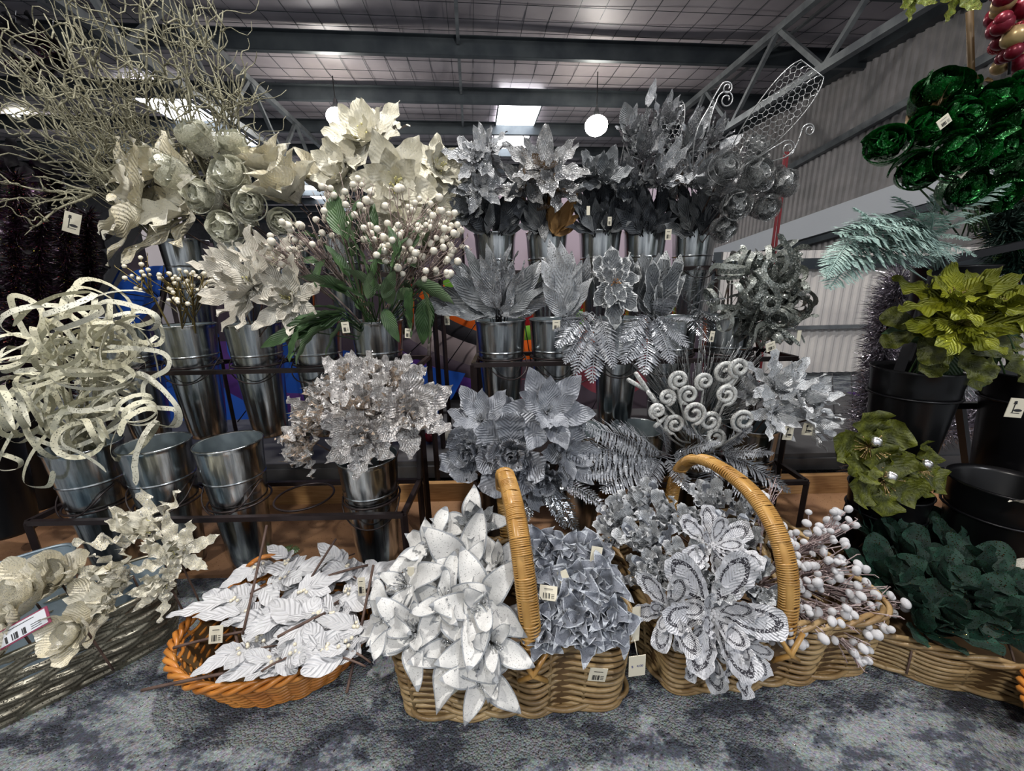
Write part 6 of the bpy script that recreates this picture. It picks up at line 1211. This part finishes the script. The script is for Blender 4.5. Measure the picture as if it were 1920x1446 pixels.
for i, (x, y0, y1, Y, l) in enumerate([(30, 330, 720, 1.7, 'furthest left'), (75, 400, 760, 1.75, 'second from the left'), (125, 400, 740, 1.8, 'third from the left'), (165, 400, 700, 1.9, 'nearest the rack')]):
    tinsel('dark purple tinsel garland hanging at the left, ' + l, [at(x + 4 * math.sin(k * 2.1 + i), y0 + (y1 - y0) * k / 6, Y) for k in range(7)], .055, 2600, 'tinsel_d', seed=20 + i, w_=.002)
for i, (px, py, Y, r, l) in enumerate([(60, 430, 1.95, 90, 'upper left'), (150, 560, 2.0, 80, 'beside the leaning leg'), (40, 560, 1.9, 90, 'middle left'), (90, 660, 1.9, 90, 'behind the cream ribbons'), (20, 750, 1.7, 90, 'low left'), (160, 470, 2.05, 80, 'upper right'), (10, 880, 1.5, 90, 'lowest left'), (0, 320, 1.9, 80, 'highest'), (110, 360, 2.1, 80, 'under the branches')]):
    flower('plum_leaf_cluster', 'foliage', 'near black plum leaf cluster at the left side, ' + l, 'plum', px, py, Y, r, at(px, py + 80, Y + .1), (0.1, -1, .2), stem_m='blackmetal')
for px, py, l in [(60, 110, 'dark purple foil bow hanging under the roof at upper left'), (30, 80, 'dark purple foil bow at the very left edge'), (100, 95, 'dark purple foil bow nearest the branches')]:
    flower('foil_bow', 'ornament', l, 'plum', px, py, 2.2, 60, at(px, py - 60, 2.3), (0, -1, -.2), stem_m='blackmetal')
o = link('stand_leg', MB().bar(at(262, 420, 1.9), at(180, 575, 1.8), .026).mesh('stand_leg', M['blackmetal'], smooth=False)); tag(o, 'black leaning metal leg left of the left rack', 'stand')
bL1 = at(-10, 900, 1.15); o = thing('black_bucket', 'black bucket in the dark at the left edge', 'bucket', (bL1.x, 1.15, .1)); link('bucket_body', BBK, o)
bL2 = at(70, 905, 1.35); o = thing('black_bucket', 'black bucket behind the end of the left rack', 'bucket', (bL2.x, 1.35, .08)); link('bucket_body', BBK, o)
card('pale card tag hanging among the dark garlands at the left', at(135, 418, 1.6), .05, .075, .3, 0, .35, icon=True, barcode=False)
# wire grid panel and white skirting behind the right stand
g = thing('wire_grid_panel', 'dark wire grid panel behind the black buckets at right', 'panel', at(1800, 1000, 1.7))
wg = MB()
for k in range(12): wg.tube([at(1560 + k * 36, 700, 2.0), at(1575 + k * 35, 985, 1.9)], .0025, 4)
for k in range(8): wg.tube([at(1560, 740 + k * 34, 1.95), at(1960, 760 + k * 34, 1.95)], .0025, 4)
part('wire', wg, M['blackmetal'], g)
o = link('floor_rail', MB().bar(at(1735, 915, 1.75), at(1850, 965, 1.6), .03).mesh('floor_rail', M['whitebeam'], smooth=False)); tag(o, 'short white rail lying on the platform behind the black buckets', 'rail')
# bauble garland, bronze stem and green tips at top right
g = thing('bauble_garland', 'red and gold bauble garland hanging at the upper right corner', 'garland', at(1895, 60, 1.15)); rg2 = random.Random(9); sps = []
for i in range(30):
    px = 1905 + rg2.uniform(-32, 30) - (i / 30) * 12; py = -30 + 165 * i / 30
    sps.append((px, py)); c = at(px, py, 1.15 + rg2.uniform(-.04, .04)); m_ = rg2.choice(['beads_red', 'beads_red', 'beads_glit', 'beads_gold']); part('bauble', MB().sph(c, rg2.uniform(.015, .024), 12, 8), M[m_], g)
part('string', MB().tube([at(1905, -60, 1.15), at(1892, 140, 1.15)], .003, 4), M['ink'], g)
g = thing('bronze_leaf_stem', 'tall bronze stem with drooping leaves above the green roses', 'foliage', at(1830, 300, 1.2))
part('stem', MB().tube([at(1830, 300, 1.2), at(1822, 180, 1.18), at(1818, 20, 1.15)], .007, 7), M['brownleaf'], g)
for a, b_, L_ in (((1818, 165), (1640, 215), 1), ((1825, 170), (1700, 150), 1), ((1830, 175), (1900, 140), 1), ((1845, 150), (1925, 200), 1)):
    p = at(*a, 1.15); q = at(*b_, 1.08); d = q - p; link('leaf', petal('brownleaf', 'long', .3, bend=-.7, cup=.2, ruf=.04, name='leaf'), g, Matrix.Translation(p - Vector(g.location)) @ d.to_track_quat('X', 'Z').to_matrix().to_4x4() @ RM('Y', .0) @ RM('X', .4) @ Matrix.Diagonal((d.length,) * 3 + (1,)))
M['tipg'] = mat('yellow_green_glitter', (150, 160, 60), .4, .3, (90, 100, 30), 20, glit=.3, gscale=400, colorful=.4)
KIND['tip'] = dict(rings=[(pk('tipg', 'poin', .5, bend=.5, ruf=.06, name='leaf'), 6, 1.0, 10, 20)], center=None)
for px, l in ((1715, 'left'), (1800, 'right')):
    flower('glitter_leaf_cluster', 'foliage', 'yellow green glitter leaf cluster hanging at the top edge, ' + l + ' one', 'tip', px, -12, 1.1, 46, at(px, -60, 1.15), (0, -1, -.4), stem_m='brownleaf')
# loose tags on the middle tiers
for px, py, Y, w_, h_, yw, rl, l, ic in [(648, 614, 1.16, .022, .032, 0, -.05, 'cream tag at the berry bucket rim, left', False), (765, 625, 1.16, .018, .028, 0, .1, 'cream tag at the berry bucket rim, right', False), (838, 597, 1.25, .016, .042, 0, 0, 'grey tag hanging before the orange and green kite', False), (1335, 631, 1.1, .014, .03, .2, .1, 'small tag hanging from the silver pine sprigs', False), (1445, 650, 1.08, .03, .024, .2, -.3, 'cream tag on the silver ribbon curls', False), (1498, 630, 1.1, .012, .03, .2, 0, 'narrow tag right of the silver ribbon curls', False), (1478, 812, 1.0, .026, .04, 0, .08, 'pale card with a lamp and bench logo by the silver lilies', True), (1515, 805, 1.0, .03, .034, 0, .1, 'pale card with a lamp and bench logo over the purple cover', True), (1905, 765, .85, .04, .045, 0, .1, 'pale card with a lamp and bench logo at the right edge', True), (1253, 440, 1.5, .022, .036, 0, 0, 'grey tag hanging at the fourth top bucket', False), (1103, 395, 1.5, .012, .03, 0, 0, 'small tag left of the third top bucket', False), (1143, 415, 1.5, .014, .03, 0, 0, 'small tag on the third top bucket', False), (1043, 610, 1.16, .022, .03, 0, 0, 'cream tag on the second bucket of the middle tier', False), (432, 345, 1.45, .02, .012, 0, 0, 'tiny white tag on the clear film roses', False), (490, 330, 1.5, .024, .014, 0, .2, 'tiny white tag beside the cream magnolia', False), (1800, 320, .98, .03, .02, 0, .6, 'white tag among the green foil roses', False), (1770, 228, .98, .028, .02, 0, -.7, 'white curled tag on top of the green foil roses', False)]:
    card(l, at(px, py, Y), w_, h_, yw, 0, rl, barcode=not ic and w_ > .013, icon=ic)

fern('small green fern sprig lying on the board behind the orange basket', atz(505, 1045, .02), atz(505, 1045, .02), atz(560, 1030, .03), 'leafgreen', W=.3, n=14, name='fern_sprig')
for i, (x0, y0, x1, y1, l) in enumerate([(1925, 945, 1888, 930, 'upper'), (1930, 1050, 1888, 1068, 'lower')]):
    leafpick('gold glitter leaf poking in at the right edge, ' + l + ' one', at(1990, 1000, .8), [(x0, y0, .78, x1, y1, .78)], m='cream_glit', W=.4, seed=i)
